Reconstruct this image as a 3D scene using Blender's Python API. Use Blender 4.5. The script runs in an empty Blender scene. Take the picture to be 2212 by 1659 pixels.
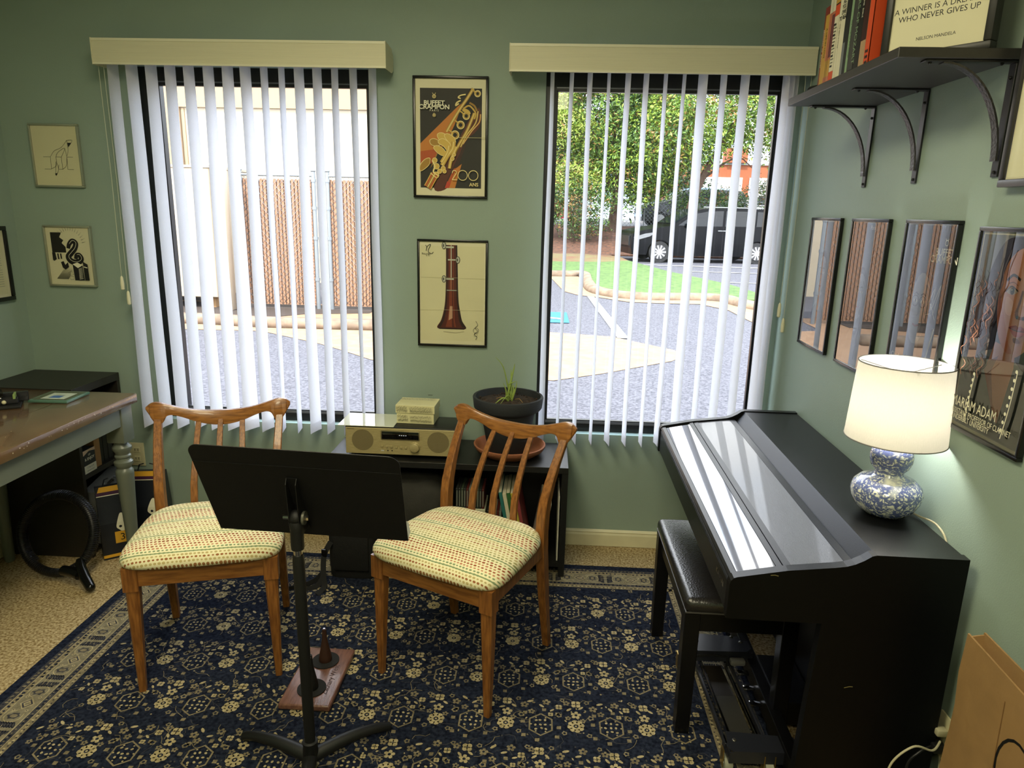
import bpy, bmesh, math, random
from math import sin, cos, pi, radians as R
from mathutils import Vector, Matrix
from mathutils.geometry import tessellate_polygon
S = bpy.context.scene
COL = S.collection
random.seed(7)
# ---------------------------------------------------------------- camera
PX, PY, PZ, YAW, PITCH, ROLL, FPX = 0.0, -3.10022, 1.55, -0.04662, 0.24224, 0.02322, 1510.517
fwd = Vector((sin(YAW)*cos(PITCH), cos(YAW)*cos(PITCH), -sin(PITCH)))
r0 = Vector((cos(YAW), -sin(YAW), 0)); u0 = r0.cross(fwd)
rt = r0*cos(ROLL) + u0*sin(ROLL); up = rt.cross(fwd)
cam = bpy.data.cameras.new('camera'); camo = bpy.data.objects.new('camera', cam); COL.objects.link(camo)
cam.sensor_fit = 'HORIZONTAL'; cam.sensor_width = 36; cam.lens = FPX/2212*36
cam.clip_start = 0.05; cam.clip_end = 300
camo.matrix_world = Matrix(((rt.x, up.x, -fwd.x, PX), (rt.y, up.y, -fwd.y, PY), (rt.z, up.z, -fwd.z, PZ), (0, 0, 0, 1)))
S.camera = camo
# ---------------------------------------------------------------- world
W = bpy.data.worlds.new('sky'); S.world = W; W.use_nodes = True
nt = W.node_tree; nt.nodes.clear()
def wn(t, **k):
    n = nt.nodes.new(t)
    for a, b in k.items(): setattr(n, a, b)
    return n
tc = wn('ShaderNodeTexCoord'); mp = wn('ShaderNodeMapping'); mp.inputs['Scale'].default_value = (1.4, 1.4, 3.2)
ns = wn('ShaderNodeTexNoise'); ns.inputs['Scale'].default_value = 1.6; ns.inputs['Detail'].default_value = 7; ns.inputs['Roughness'].default_value = .58
rp = wn('ShaderNodeValToRGB'); rp.color_ramp.elements[0].position = .36; rp.color_ramp.elements[0].color = (.40, .56, .85, 1)
rp.color_ramp.elements[1].position = .56; rp.color_ramp.elements[1].color = (1, 1, 1, 1)
bg = wn('ShaderNodeBackground'); bg.inputs['Strength'].default_value = 6.0
wo = wn('ShaderNodeOutputWorld')
nt.links.new(tc.outputs['Generated'], mp.inputs['Vector']); nt.links.new(mp.outputs[0], ns.inputs['Vector'])
nt.links.new(ns.outputs['Fac'], rp.inputs[0]); nt.links.new(rp.outputs[0], bg.inputs[0]); nt.links.new(bg.outputs[0], wo.inputs[0])
# ---------------------------------------------------------------- sun and ceiling lights
def light(name, kind, loc, energy, color, size=None, size_y=None, direction=None):
    l = bpy.data.lights.new(name, kind); o = bpy.data.objects.new(name, l); COL.objects.link(o)
    o.location = loc; l.energy = energy; l.color = color
    if kind == 'AREA':
        l.shape = 'RECTANGLE'; l.size = size; l.size_y = size_y or size
    elif kind == 'SUN': l.angle = R(3)
    else: l.shadow_soft_size = size
    if direction is not None: o.rotation_euler = Vector(direction).to_track_quat('-Z', 'Y').to_euler()
    return o
light('sun', 'SUN', (0, -5, 12), 7.0, (1, .95, .85), direction=(.28, .72, -1.0))
CEIL = 2.62
light('ceiling_panel_light', 'AREA', (-.62, -1.95, CEIL-.035), 34, (1, .91, .62), .58, 1.18, (0, 0, -1))
light('ceiling_panel_light', 'AREA', (-.15, -3.9, CEIL-.035), 46, (1, .92, .64), .58, 1.18, (0, 0, -1))
S.view_settings.view_transform = 'Standard'; S.view_settings.look = 'None'; S.view_settings.gamma = 1
S.view_settings.exposure = 0.20
S.view_settings.use_curve_mapping = False
S.cycles.max_bounces = 8; S.cycles.transparent_max_bounces = 24; S.cycles.caustics_reflective = False; S.cycles.caustics_refractive = False
S.cycles.sample_clamp_indirect = 4.0
# ---------------------------------------------------------------- materials
def lin(c): return tuple(((v/255)/12.92 if v/255 <= .04045 else ((v/255+.055)/1.055)**2.4) for v in c)
MATS = {}
def mat(name, col=(128, 128, 128), rough=.55, metal=0., spec=.5, var=0., vs=20., bump=0., bs=200., emis=None, coat=0., stretch=None, col2=None, raw=False):
    if name in MATS: return MATS[name]
    m = bpy.data.materials.new(name); MATS[name] = m; m.use_nodes = True
    n = m.node_tree.nodes; L = m.node_tree.links; b = n['Principled BSDF']
    c = col if raw else lin(col)
    b.inputs['Base Color'].default_value = (*c, 1); b.inputs['Roughness'].default_value = rough
    b.inputs['Metallic'].default_value = metal; b.inputs['Specular IOR Level'].default_value = spec
    if coat: b.inputs['Coat Weight'].default_value = coat; b.inputs['Coat Roughness'].default_value = .06
    if emis: b.inputs['Emission Color'].default_value = (*lin(emis[0]), 1); b.inputs['Emission Strength'].default_value = emis[1]
    t = n.new('ShaderNodeTexCoord'); src = t.outputs['Object']
    if stretch:
        q = n.new('ShaderNodeMapping'); q.inputs['Scale'].default_value = stretch; L.new(src, q.inputs[0]); src = q.outputs[0]
    no = n.new('ShaderNodeTexNoise'); no.inputs['Scale'].default_value = vs; no.inputs['Detail'].default_value = 5; L.new(src, no.inputs['Vector'])
    mx = n.new('ShaderNodeMix'); mx.data_type = 'RGBA'
    c2 = lin(col2) if col2 else tuple(min(1, v*(1-var)) for v in c)
    hi = c if col2 else tuple(min(1, v*(1+var*.6)) for v in c)
    mx.inputs['A'].default_value = (*c2, 1); mx.inputs['B'].default_value = (*hi, 1)
    r = n.new('ShaderNodeMapRange'); r.inputs['From Min'].default_value = .35; r.inputs['From Max'].default_value = .65
    L.new(no.outputs['Fac'], r.inputs[0]); L.new(r.outputs[0], mx.inputs['Factor']); L.new(mx.outputs['Result'], b.inputs['Base Color'])
    if bump:
        n2 = n.new('ShaderNodeTexNoise'); n2.inputs['Scale'].default_value = bs; n2.inputs['Detail'].default_value = 3; L.new(src, n2.inputs['Vector'])
        bu = n.new('ShaderNodeBump'); bu.inputs['Strength'].default_value = bump; bu.inputs['Distance'].default_value = .004
        L.new(n2.outputs['Fac'], bu.inputs['Height']); L.new(bu.outputs[0], b.inputs['Normal'])
    return m
def glassy(name, tint=(1, 1, 1), refl=1.0, rough=.0, ior=1.5):
    if name in MATS: return MATS[name]
    m = bpy.data.materials.new(name); MATS[name] = m; m.use_nodes = True
    n = m.node_tree.nodes; L = m.node_tree.links; n.clear()
    o = n.new('ShaderNodeOutputMaterial'); mx = n.new('ShaderNodeMixShader'); tr = n.new('ShaderNodeBsdfTransparent'); tr.inputs[0].default_value = (*tint, 1)
    gl = n.new('ShaderNodeBsdfGlossy'); gl.inputs['Roughness'].default_value = rough
    fr = n.new('ShaderNodeFresnel'); fr.inputs[0].default_value = ior
    mu = n.new('ShaderNodeMath'); mu.operation = 'MULTIPLY'; mu.inputs[1].default_value = refl; mu.use_clamp = True
    L.new(fr.outputs[0], mu.inputs[0]); L.new(mu.outputs[0], mx.inputs[0]); L.new(tr.outputs[0], mx.inputs[1]); L.new(gl.outputs[0], mx.inputs[2]); L.new(mx.outputs[0], o.inputs[0])
    return m
def translucent(name, col, fac=.4, rough=.8, bump=0, bs=500, stretch=None):
    if name in MATS: return MATS[name]
    m = bpy.data.materials.new(name); MATS[name] = m; m.use_nodes = True
    n = m.node_tree.nodes; L = m.node_tree.links; n.clear()
    o = n.new('ShaderNodeOutputMaterial'); mx = n.new('ShaderNodeMixShader'); mx.inputs[0].default_value = fac
    d = n.new('ShaderNodeBsdfDiffuse'); t = n.new('ShaderNodeBsdfTranslucent')
    tx = n.new('ShaderNodeTexCoord'); q = n.new('ShaderNodeMapping'); q.inputs['Scale'].default_value = stretch or (1, 1, 1)
    no = n.new('ShaderNodeTexNoise'); no.inputs['Scale'].default_value = bs; mc = n.new('ShaderNodeMix'); mc.data_type = 'RGBA'
    L.new(tx.outputs['Object'], q.inputs[0]); L.new(q.outputs[0], no.inputs['Vector']); L.new(no.outputs['Fac'], mc.inputs['Factor'])
    c = lin(col); mc.inputs['A'].default_value = (*[v*.88 for v in c], 1); mc.inputs['B'].default_value = (*c, 1)
    L.new(mc.outputs['Result'], d.inputs[0]); L.new(mc.outputs['Result'], t.inputs[0])
    if bump:
        bu = n.new('ShaderNodeBump'); bu.inputs['Strength'].default_value = bump; bu.inputs['Distance'].default_value = .003
        L.new(no.outputs['Fac'], bu.inputs['Height']); L.new(bu.outputs[0], d.inputs['Normal'])
    L.new(d.outputs[0], mx.inputs[1]); L.new(t.outputs[0], mx.inputs[2]); L.new(mx.outputs[0], o.inputs[0])
    return m
# ---------------------------------------------------------------- mesh builder
class MB:
    def __init__(s): s.v = []; s.f = []; s.fm = []; s.sm = []; s.mats = []; s.layer = 0; s.map = None
    def mi(s, m):
        if m not in s.mats: s.mats.append(m)
        return s.mats.index(m)
    def add(s, vs, fs, m, smooth=False, M=None):
        o = len(s.v); k = s.mi(m)
        s.v += [tuple(M @ Vector(v)) for v in vs] if M is not None else [tuple(v) for v in vs]
        for f in fs: s.f.append([i+o for i in f]); s.fm.append(k); s.sm.append(smooth)
        return s
    def box(s, x0, x1, y0, y1, z0, z1, m, bev=0., seg=2, M=None):
        if bev <= 0:
            v = [(x, y, z) for z in (z0, z1) for y in (y0, y1) for x in (x0, x1)]
            return s.add(v, [(0, 2, 3, 1), (4, 5, 7, 6), (0, 1, 5, 4), (2, 6, 7, 3), (0, 4, 6, 2), (1, 3, 7, 5)], m, False, M)
        b = bmesh.new(); bmesh.ops.create_cube(b, size=1)
        bmesh.ops.scale(b, vec=(x1-x0, y1-y0, z1-z0), verts=b.verts); bmesh.ops.translate(b, vec=((x0+x1)/2, (y0+y1)/2, (z0+z1)/2), verts=b.verts)
        bmesh.ops.bevel(b, geom=b.edges[:], offset=bev, segments=seg, profile=.5, affect='EDGES')
        return s.bm(b, m, True, M)
    def bm(s, b, m, smooth=True, M=None):
        b.verts.index_update(); s.add([v.co for v in b.verts], [[v.index for v in f.verts] for f in b.faces], m, smooth, M); b.free(); return s
    def prism(s, pts, vec, m, M=None, smooth=False):
        n = len(pts); vec = Vector(vec); P = [Vector(p) for p in pts]
        v = P + [p+vec for p in P]; tris = tessellate_polygon([P])
        nrm = sum((P[i].cross(P[(i+1) % n]) for i in range(n)), Vector())
        flip = nrm.dot(vec) > 0
        f = []
        for t in tris:
            t = list(t); tn = (P[t[1]]-P[t[0]]).cross(P[t[2]]-P[t[0]])
            if tn.dot(vec) > 0: t.reverse()
            f.append(t); f.append([i+n for i in reversed(t)])
        for i in range(n):
            j = (i+1) % n; q = [i, j, j+n, i+n]
            f.append(q if flip else q[::-1])
        return s.add(v, f, m, smooth, M)
    def loft(s, rings, m, smooth=True, caps=True, closed=False, M=None):
        n = len(rings[0]); v = [p for r in rings for p in r]; f = []
        k = len(rings)
        for a in range(k if closed else k-1):
            b = (a+1) % k
            for i in range(n): j = (i+1) % n; f.append([a*n+i, a*n+j, b*n+j, b*n+i])
        if caps and not closed: f.append(list(range(n))[::-1]); f.append([(k-1)*n+i for i in range(n)])
        return s.add(v, f, m, smooth, M)
    def lathe(s, prof, m, seg=32, c=(0, 0, 0), smooth=True, M=None, caps=True):
        return s.loft([[(c[0]+r*cos(2*pi*i/seg), c[1]+r*sin(2*pi*i/seg), c[2]+z) for i in range(seg)] for r, z in prof], m, smooth, caps, M=M)
    def cyl(s, a, b, r, m, seg=20, r2=None, smooth=True): return s.tube([a, b], [r, r if r2 is None else r2], m, seg, smooth)
    def tube(s, pts, r, m, seg=10, smooth=True, closed=False, sq=None, M=None, upv=None):
        P = [Vector(p) for p in pts]; n = len(P); rr = r if isinstance(r, (list, tuple)) else [r]*n
        rings = []; prev = None
        for i in range(n):
            t = (P[(i+1) % n]-P[i-1]) if closed else (P[min(i+1, n-1)]-P[max(i-1, 0)])
            if t.length < 1e-9: t = Vector((0, 0, 1))
            t.normalize()
            if prev is None:
                h = Vector(upv) if upv else (Vector((0, 0, 1)) if abs(t.z) < .9 else Vector((1, 0, 0)))
                u = (h - t*h.dot(t)).normalized()
            else: u = (prev - t*prev.dot(t)).normalized()
            prev = u; w = t.cross(u)
            if sq: a, b = sq[0]*rr[i], sq[1]*rr[i]; rings.append([P[i]+u*x*a+w*y*b for x, y in ((1, 1), (-1, 1), (-1, -1), (1, -1))])
            else: rings.append([P[i]+(u*cos(2*pi*k/seg)+w*sin(2*pi*k/seg))*rr[i] for k in range(seg)])
        return s.loft(rings, m, smooth and not sq, True, closed, M)
    def bars(s, st, m, rnd=.25, M=None):
        rings = []
        for x, y, z, w, d in st:
            a, b = w/2, d/2; c = min(a, b)*rnd
            rings.append([(x+p, y+q, z) for p, q in ((a, -b+c), (a, b-c), (a-c, b), (-a+c, b), (-a, b-c), (-a, -b+c), (-a+c, -b), (a-c, -b))])
        return s.loft(rings, m, True, True, M=M)
    def sphere(s, c, r, m, seg=16, sc=(1, 1, 1), M=None):
        return s.loft([[(c[0]+sc[0]*r*sin(pi*j/10)*cos(2*pi*i/seg), c[1]+sc[1]*r*sin(pi*j/10)*sin(2*pi*i/seg), c[2]+sc[2]*r*-cos(pi*j/10)) for i in range(seg)] for j in [.15, 1, 2, 3, 4, 5, 6, 7, 8, 9, 9.85]], m, True, True, M=M)
    # ---- flat drawing, each call one layer up
    def poly(s, pts, m, bump=True):
        if bump: s.layer += 1
        P = [Vector((p[0], p[1], 0)) for p in pts]; t = tessellate_polygon([P])
        return s.add([s.map(p[0], p[1], s.layer) for p in pts], [list(q) for q in t], m)
    def disc(s, x, y, r, m, ry=None, rot=0, n=18, bump=True):
        ry = ry or r; c, d = cos(rot), sin(rot)
        return s.poly([(x+c*r*cos(a)-d*ry*sin(a), y+d*r*cos(a)+c*ry*sin(a)) for a in [2*pi*i/n for i in range(n)]], m, bump)
    def ring(s, x, y, r, w, m, ry=None, rot=0, n=20):
        ry = ry or r; c, d = cos(rot), sin(rot)
        return s.stroke([(x+c*r*cos(a)-d*ry*sin(a), y+d*r*cos(a)+c*ry*sin(a)) for a in [2*pi*i/n for i in range(n+1)]], w, m)
    def stroke(s, pts, w, m, bump=True):
        if bump: s.layer += 1
        n = len(pts); L = []; Rr = []
        for i in range(n):
            a = pts[max(i-1, 0)]; b = pts[min(i+1, n-1)]
            if n > 2 and pts[0] == pts[-1]:
                if i == 0 or i == n-1: a = pts[-2]; b = pts[1]
            dx, dy = b[0]-a[0], b[1]-a[1]; l = math.hypot(dx, dy) or 1; ww = (w[i] if isinstance(w, (list, tuple)) else w)/2
            nx, ny = -dy/l*ww, dx/l*ww
            L.append(s.map(pts[i][0]+nx, pts[i][1]+ny, s.layer)); Rr.append(s.map(pts[i][0]-nx, pts[i][1]-ny, s.layer))
        return s.add(L+Rr, [[i, i+1, n+i+1, n+i] for i in range(n-1)], m)
    def rect(s, x0, y0, x1, y1, m): return s.poly([(x0, y0), (x1, y0), (x1, y1), (x0, y1)], m)
    def text(s, body, x, y, size, m, align='CENTER', sx=1., rot=0., bold=0., sp=1.):
        cu = bpy.data.curves.new('t', 'FONT'); cu.body = body; cu.size = size; cu.align_x = align; cu.offset = bold; cu.space_character = sp; cu.resolution_u = 3
        ob = bpy.data.objects.new('t', cu); COL.objects.link(ob)
        bpy.context.view_layer.update()
        me = bpy.data.meshes.new_from_object(ob.evaluated_get(bpy.context.evaluated_depsgraph_get()))
        s.layer += 1; c, d = cos(rot), sin(rot)
        s.add([s.map(x+c*v.co.x*sx-d*v.co.y, y+d*v.co.x*sx+c*v.co.y, s.layer) for v in me.vertices], [list(p.vertices) for p in me.polygons], m)
        bpy.data.objects.remove(ob); bpy.data.curves.remove(cu); bpy.data.meshes.remove(me)
        return s
    def build(s, name, parent=None, loc=None, rotz=0, **k):
        me = bpy.data.meshes.new(name); me.from_pydata(s.v, [], s.f)
        for m in s.mats: me.materials.append(m)
        me.polygons.foreach_set('material_index', s.fm); me.polygons.foreach_set('use_smooth', s.sm); me.update()
        o = bpy.data.objects.new(name, me); COL.objects.link(o)
        if s.layer == 0 and any(s.sm) and len(s.f) < 30000: sharpen(o)
        if parent is not None: o.parent = parent
        if loc is not None: o.location = loc
        o.rotation_euler.z = rotz
        for a, b in k.items(): o[a] = b
        return o
def flat(axis='xz', base=0., step=.00012, ox=0., oy=0.):
    if axis == 'xz': return lambda u, v, l: (u+ox, base-step*l, v+oy)
    return lambda u, v, l: (u+ox, v+oy, base+step*l)
def thing(name, label, cat, loc=(0, 0, 0), rotz=0., group=None):
    o = bpy.data.objects.new(name, None); COL.objects.link(o); o.empty_display_size = .05
    o.location = loc; o.rotation_euler.z = rotz; o['label'] = label; o['category'] = cat
    if group: o['group'] = group
    return o
def tag(o, label, cat, group=None, kind=None):
    o['label'] = label; o['category'] = cat
    if group: o['group'] = group
    if kind: o['kind'] = kind
    return o
def struct(o): o['kind'] = 'structure'; return o
def sharpen(o, ang=35):
    me = o.data
    b = bmesh.new(); b.from_mesh(me); bmesh.ops.recalc_face_normals(b, faces=b.faces)
    for e in b.edges:
        if len(e.link_faces) == 2 and e.calc_face_angle(0) > R(ang): e.smooth = False
    b.to_mesh(me); b.free(); return o
# ================================================================ room
XL, XR, YB = -2.394, 1.012, -5.2
sage = mat('sage_paint', (146, 164, 150), .62, bump=.12, bs=260, var=.03, vs=3)
white_trim = mat('cream_trim_paint', (222, 216, 180), .4, var=.03)
ceilm = mat('ceiling_tile', (228, 226, 215), .9, bump=.3, bs=120)
carpet = mat('carpet', (206, 186, 142), .95, spec=.1, col2=(128, 104, 62), vs=110, bump=1.0, bs=160)
black_alu = mat('black_window_frame', (14, 15, 16), .35, var=.1)
grey_bead = mat('grey_glazing_bead', (120, 122, 124), .3, metal=.6)
sill_daylit = mat('daylit_blue_sill', (176, 204, 200), .4, var=.03)  # blue daylight on the window reveal is put into the sill colour
pane_glass = glassy('window_pane_glass', (.97, .98, .98), .55)
WIN = {1: (-1.79, -.757), 2: (-.032, .972)}
ZS, ZT = .555, 2.115
w = MB()
xs = [XL-.15, WIN[1][0], WIN[1][1], WIN[2][0], WIN[2][1], XR+.15]
w.box(XL-.15, XR+.15, 0, .14, -.2, ZS, sage); w.box(XL-.15, XR+.15, 0, .14, ZT, CEIL+.1, sage)
for a in (0, 2, 4): w.box(xs[a], xs[a+1], 0, .14, ZS, ZT, sage)
struct(w.build('wall_front'))
struct(MB().box(XL-.15, XL, YB, 0, -.02, CEIL, sage).build('wall_left'))
struct(MB().box(XR, XR+.15, YB, 0, -.02, CEIL, sage).build('wall_right'))
struct(MB().box(XL-.15, XR+.15, YB-.15, YB, -.02, CEIL, sage).build('wall_back'))
struct(MB().box(XL-.15, XR+.15, YB-.15, -.0005, CEIL, CEIL+.15, ceilm).build('ceiling'))
struct(MB().box(XL-.15, XR+.15, YB-.15, 0, -.1, 0, carpet).build('floor'))
def baseboard(name, x0, y0, x1, y1, nx, ny):
    b = MB(); d = [(0, .002), (.012, .002), (.012, .058), (.010, .064), (.0085, .068), (.0105, .073), (.006, .079), (0, .083)]
    b.prism([(x0+nx*a, y0+ny*a, z) for a, z in d], (x1-x0, y1-y0, 0), white_trim); struct(b.build(name))
baseboard('baseboard_front', XL, 0, XR, 0, 0, -1)
baseboard('baseboard_left', XL, YB, XL, 0, 1, 0)
baseboard('baseboard_right', XR, YB, XR, 0, -1, 0)
for k, (a, b) in WIN.items():
    t = thing('window_%d' % k, '', '', (0, 0, 0)); t['kind'] = 'structure'; del t['label']; del t['category']
    f = MB(); y0, y1 = .042, .10
    gl, gr, gb, gt = a+.052, b-.046, .606, 2.046
    if k == 1: gl, gr = a+.09, b-.04
    f.box(a, gl-.008, y0, y1, ZS+.001, ZT-.001, black_alu); f.box(gr+.008, b, y0, y1, ZS+.001, ZT-.001, black_alu)
    f.box(gl-.008, gr+.008, y0, y1, ZS+.001, gb-.012, black_alu); f.box(gl-.008, gr+.008, y0, y1, gt+.014, ZT-.001, black_alu)
    f.build('window_frame', t)
    g = MB(); gy0, gy1 = .052, .062
    g.box(gl-.012, gr+.012, gy0-.006, gy1, gb-.014, gb-.002, grey_bead); g.box(gl-.012, gr+.012, gy0-.003, gy1, gt+.009, gt+.014, grey_bead)
    g.box(gl-.012, gl-.008, gy0-.003, gy1, gb, gt+.01, grey_bead); g.box(gr+.008, gr+.012, gy0-.003, gy1, gb, gt+.01, grey_bead)
    g.build('glazing_bead', t)
    g = MB(); g.box(gl-.008, gr+.008, gy0, gy1+.01, gb-.004, gb+.003, black_alu); g.box(gl-.008, gr+.008, gy0, gy1+.01, gt-.004, gt+.009, black_alu)
    g.box(gl-.008, gl, gy0, gy1+.01, gb, gt, black_alu); g.box(gr, gr+.008, gy0, gy1+.01, gb, gt, black_alu); g.build('glazing_gasket', t)
    MB().add([(gl-.005, .068, gb-.003), (gr+.005, .068, gb-.003), (gr+.005, .068, gt+.003), (gl-.005, .068, gt+.003)], [(0, 1, 2, 3)], pane_glass).build('pane', t)
    MB().box(a, b, .001, .042, ZS-.001, ZS+.002, sill_daylit).build('sill', t)
# ceiling panels behind the camera's view
trof = mat('panel_diffuser', (250, 246, 225), .6); trofe = mat('white_panel_frame', (235, 235, 230), .4)
for xx, yy in ((-.62, -1.95), (-.15, -3.9)):
    t = thing('ceiling_light', 'flush white %s ceiling panel light' % ('near' if yy < -3 else 'middle'), 'ceiling light', (xx, yy, CEIL))
    fr = MB()
    for q in ((-.61, .61, -.31, -.29), (-.61, .61, .29, .31), (-.61, -.59, -.29, .29), (.59, .61, -.29, .29)): fr.box(q[2], q[3], q[0], q[1], -.03, -.001, trofe)
    fr.build('frame', t)
    MB().box(-.29, .29, -.59, .59, -.012, -.004, trof).build('diffuser', t)
# ================================================================ vertical blinds
slatm = translucent('blind_slat_fabric', (244, 244, 248), .42, bump=.5, bs=420, stretch=(1, 1, .7))
valm = mat('cream_valance', (222, 217, 186), .5, bump=.25, bs=60, var=.03, stretch=(.2, .2, 14))
valedge = mat('valance_edge_trim', (232, 228, 200), .4)
railm = mat('white_headrail', (215, 215, 210), .4)
cordm = mat('pale_cord', (196, 200, 176), .6)
LEFT = [(-1.8257, 93.0, -1.834, 87.5), (-1.7451, 89.5, -1.7506, 85.5), (-1.6655, 89.0, -1.6708, 83.0), (-1.5837, 89.5, -1.5866, 84.5), (-1.5042, 88.5, -1.5061, 79.0), (-1.4241, 87.5, -1.4209, 74.5), (-1.3413, 85.0, -1.3403, 65.5), (-1.2665, 84.0, -1.2642, 76.0), (-1.1908, 92.0, -1.1862, 99.5), (-1.116, 94.0, -1.1106, 97.0), (-1.0429, 83.0, -1.0356, 75.5), (-0.9701, 83.5, -0.9627, 84.5), (-0.8951, 88.5, -0.8875, 88.0), (-0.8185, 85.0, -0.8069, 97.5), (-0.7414, 83.5, -0.7332, 79.5)]
RIGHT = [(-0.0072, -80.0, -0.0055, -72), (0.0699, -80.5, 0.0623, -83.0), (0.1453, -79.5, 0.1354, -81.0), (0.2195, -85.5, 0.2084, -85.5), (0.2952, -81.0, 0.2831, -80.0), (0.3697, -82.5, 0.3593, -84.0), (0.4449, -88.0, 0.4315, -87.5), (0.5178, -90.5, 0.5039, -83.0), (0.594, -76.5, 0.578, -75.5), (0.6738, -86.0, 0.6596, -87.5), (0.7573, -81.5, 0.7444, -79.5), (0.8369, -84.0, 0.8264, -82.5), (0.9189, -89.0, 0.9073, -86.0), (0.9406, -92.5, 0.9292, -92.5), (0.9579, -92.5, 0.9483, -92.5)]
def blind(label, x0, x1, z0, z1, dep, slats, zb, endcap, beads):
    t = thing('vertical_blind', label, 'blind', (0, -.068, 0), 0, 'vertical blinds hanging at the two windows')
    yo = .068
    v = MB(); v.box(x0, x1, -dep+yo, -dep+.006+yo, z0, z1, valm)
    v.box(x0, x1, -dep+.006+yo, -dep+.014+yo, z0, z0+.005, valm); v.box(x0, x1, -dep+.006+yo, -dep+.014+yo, z1-.005, z1, valm)
    v.build('valance', t)
    e = MB(); e.box(x0, x1, -dep-.002+yo, -dep+yo, z1-.009, z1+.001, valedge); e.box(x0, x1, -dep-.002+yo, -dep+yo, z0-.001, z0+.006, valedge); e.build('valance_trim', t)
    for xx, sgn in endcap:
        c = MB(); pts = [(xx, -dep-.003+yo, z0-.002), (xx, -dep-.003+yo, z1+.002), (xx, -.03+yo, z1-.004), (xx, -.004+yo, z1-.03), (xx, -.001+yo, z0+.05), (xx, -.006+yo, z0+.012), (xx, -.03+yo, z0-.0)]
        c.prism(pts, (sgn*.004, 0, 0), valm); c.build('valance_return', t)
    MB().box(x0+.06, x1-.02, -.022, .022, z0+.014, z0+.045, railm, .003).build('headrail', t)
    for i, (xt, at, xb, ab) in enumerate(slats):
        N = 22; vs = []; hw = .0445
        zt = z0+.02
        for k in range(N+1):
            u = k/N; z = zt+(zb-zt)*u; x = xt+(xt-(xt))*u; an = R(at+(ab-at)*u); wob = .0015*sin(u*9+i*2.1)
            for j in range(5):
                q = (j-2)/2; cv = .0035*(1-q*q)
                dx, dy = q*hw*cos(an), q*hw*sin(an)
                vs.append((x+(xb-xt)*u*.15+dx-sin(an)*(cv+wob), dy+cos(an)*(cv+wob), z))
        fs = [(k*5+j, k*5+j+1, k*5+j+6, k*5+j+5) for k in range(N) for j in range(4)]
        m = MB(); m.add(vs, fs, slatm, True); m.layer = 1
        # weighted hem pocket at the bottom
        vs2 = []
        for z in (zb+.045, zb+.001):
            for q in (-.97, .97): vs2.append((x+(xb-xt)*.15+q*hw*cos(R(ab)), q*hw*sin(R(ab))-.0012, z))
        m.add(vs2, [(0, 1, 3, 2)], slatm, False)
        m.build('slat', t)
    xc, zz = beads
    for dx, zl in ((0, zz), (.022, zz-.065)):
        MB().tube([(xc+dx, -.03, z0+.01), (xc+dx+.004, -.03, (z0+zl)/2), (xc+dx, -.03, zl)], .0012, cordm, 6).build('pull_cord', t)
        MB().lathe([(.003, 0), (.0075, .004), (.008, .03), (.006, .055), (.003, .062)], valedge, 12, (xc+dx, -.03, zl-.062)).build('cord_weight', t)
    return t
blind('left window vertical blind, cream valance with a visible end return near the posters', -1.862, -.671, 2.090, 2.186, .14, LEFT, .542, [(-1.864, 1), (-.671, 1)], (-1.868, 1.235))
blind('right window vertical blind, cream valance running into the corner above the black piano', -.176, 1.006, 2.085, 2.185, .14, RIGHT, .538, [(-.178, 1)], (.984, 1.20))
# ================================================================ framed pictures
black_frame = mat('black_picture_frame', (10, 10, 11), .25, var=.1)
silver_frame = mat('silver_picture_frame', (176, 178, 160), .32, metal=.7, var=.05)
pglass = glassy('poster_acrylic', (1, 1, 1), 2.4, .004, 1.5)
sglass = glassy('wall_print_glass', (1, 1, 1), .35, .02, 1.45)
M_ = lambda n, c, r=.6: mat('ink_'+n, c, r, var=.0)
cream = mat('cream_paper', (232, 226, 190), .6, var=.02, vs=6); ivory = mat('ivory_paper', (226, 220, 178), .6, var=.04, vs=5)
inkb = M_('black', (16, 16, 17)); inkw = M_('white', (236, 232, 205)); inkg = M_('mid_grey', (120, 120, 115))
def picture(name, label, cat, loc, rotz, w, h, dep, fw, fmat, paint, glass, group=None, paper=None):
    """local x right, z up, front faces local -y; origin at the centre on the wall"""
    t = thing(name, label, cat, loc, rotz, group)
    f = MB(); a, b = w/2, h/2
    for x0, x1, z0, z1 in ((-a, a, b-fw, b), (-a, a, -b, -b+fw), (-a, -a+fw, -b+fw, b-fw), (a-fw, a, -b+fw, b-fw)): f.box(x0, x1, -dep, -.001, z0, z1, fmat, min(.0025, fw*.2), 2)
    f.build('frame', t)
    p = MB(); p.map = flat('xz', -dep+.008); p.rect(-a+fw*.8, -b+fw*.8, a-fw*.8, b-fw*.8, paper or cream); paint(p, a-fw, b-fw); p.build('print', t)
    g = MB(); y = -dep+.003
    g.add([(-a+fw*.9, y, -b+fw*.9), (a-fw*.9, y, -b+fw*.9), (a-fw*.9, y, b-fw*.9), (-a+fw*.9, y, b-fw*.9)], [(0, 1, 2, 3)], glass).build('glazing', t)
    return t
def spl(pts, n=6, closed=False):
    """Catmull-Rom through 2D points"""
    o = []; k = len(pts)
    for i in range(k if closed else k-1):
        g = (lambda j: pts[j % k]) if closed else (lambda j: pts[max(0, min(k-1, j))])
        p0, p1, p2, p3 = g(i-1), g(i), g(i+1), g(i+2)
        for s in range(n):
            t = s/n
            o.append(tuple(.5*((2*p1[d])+(-p0[d]+p2[d])*t+(2*p0[d]-5*p1[d]+4*p2[d]-p3[d])*t*t+(-p0[d]+3*p1[d]-3*p2[d]+p3[d])*t**3) for d in range(len(p1))))
    if closed: return o
    return o+[tuple(pts[-1])]
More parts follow.
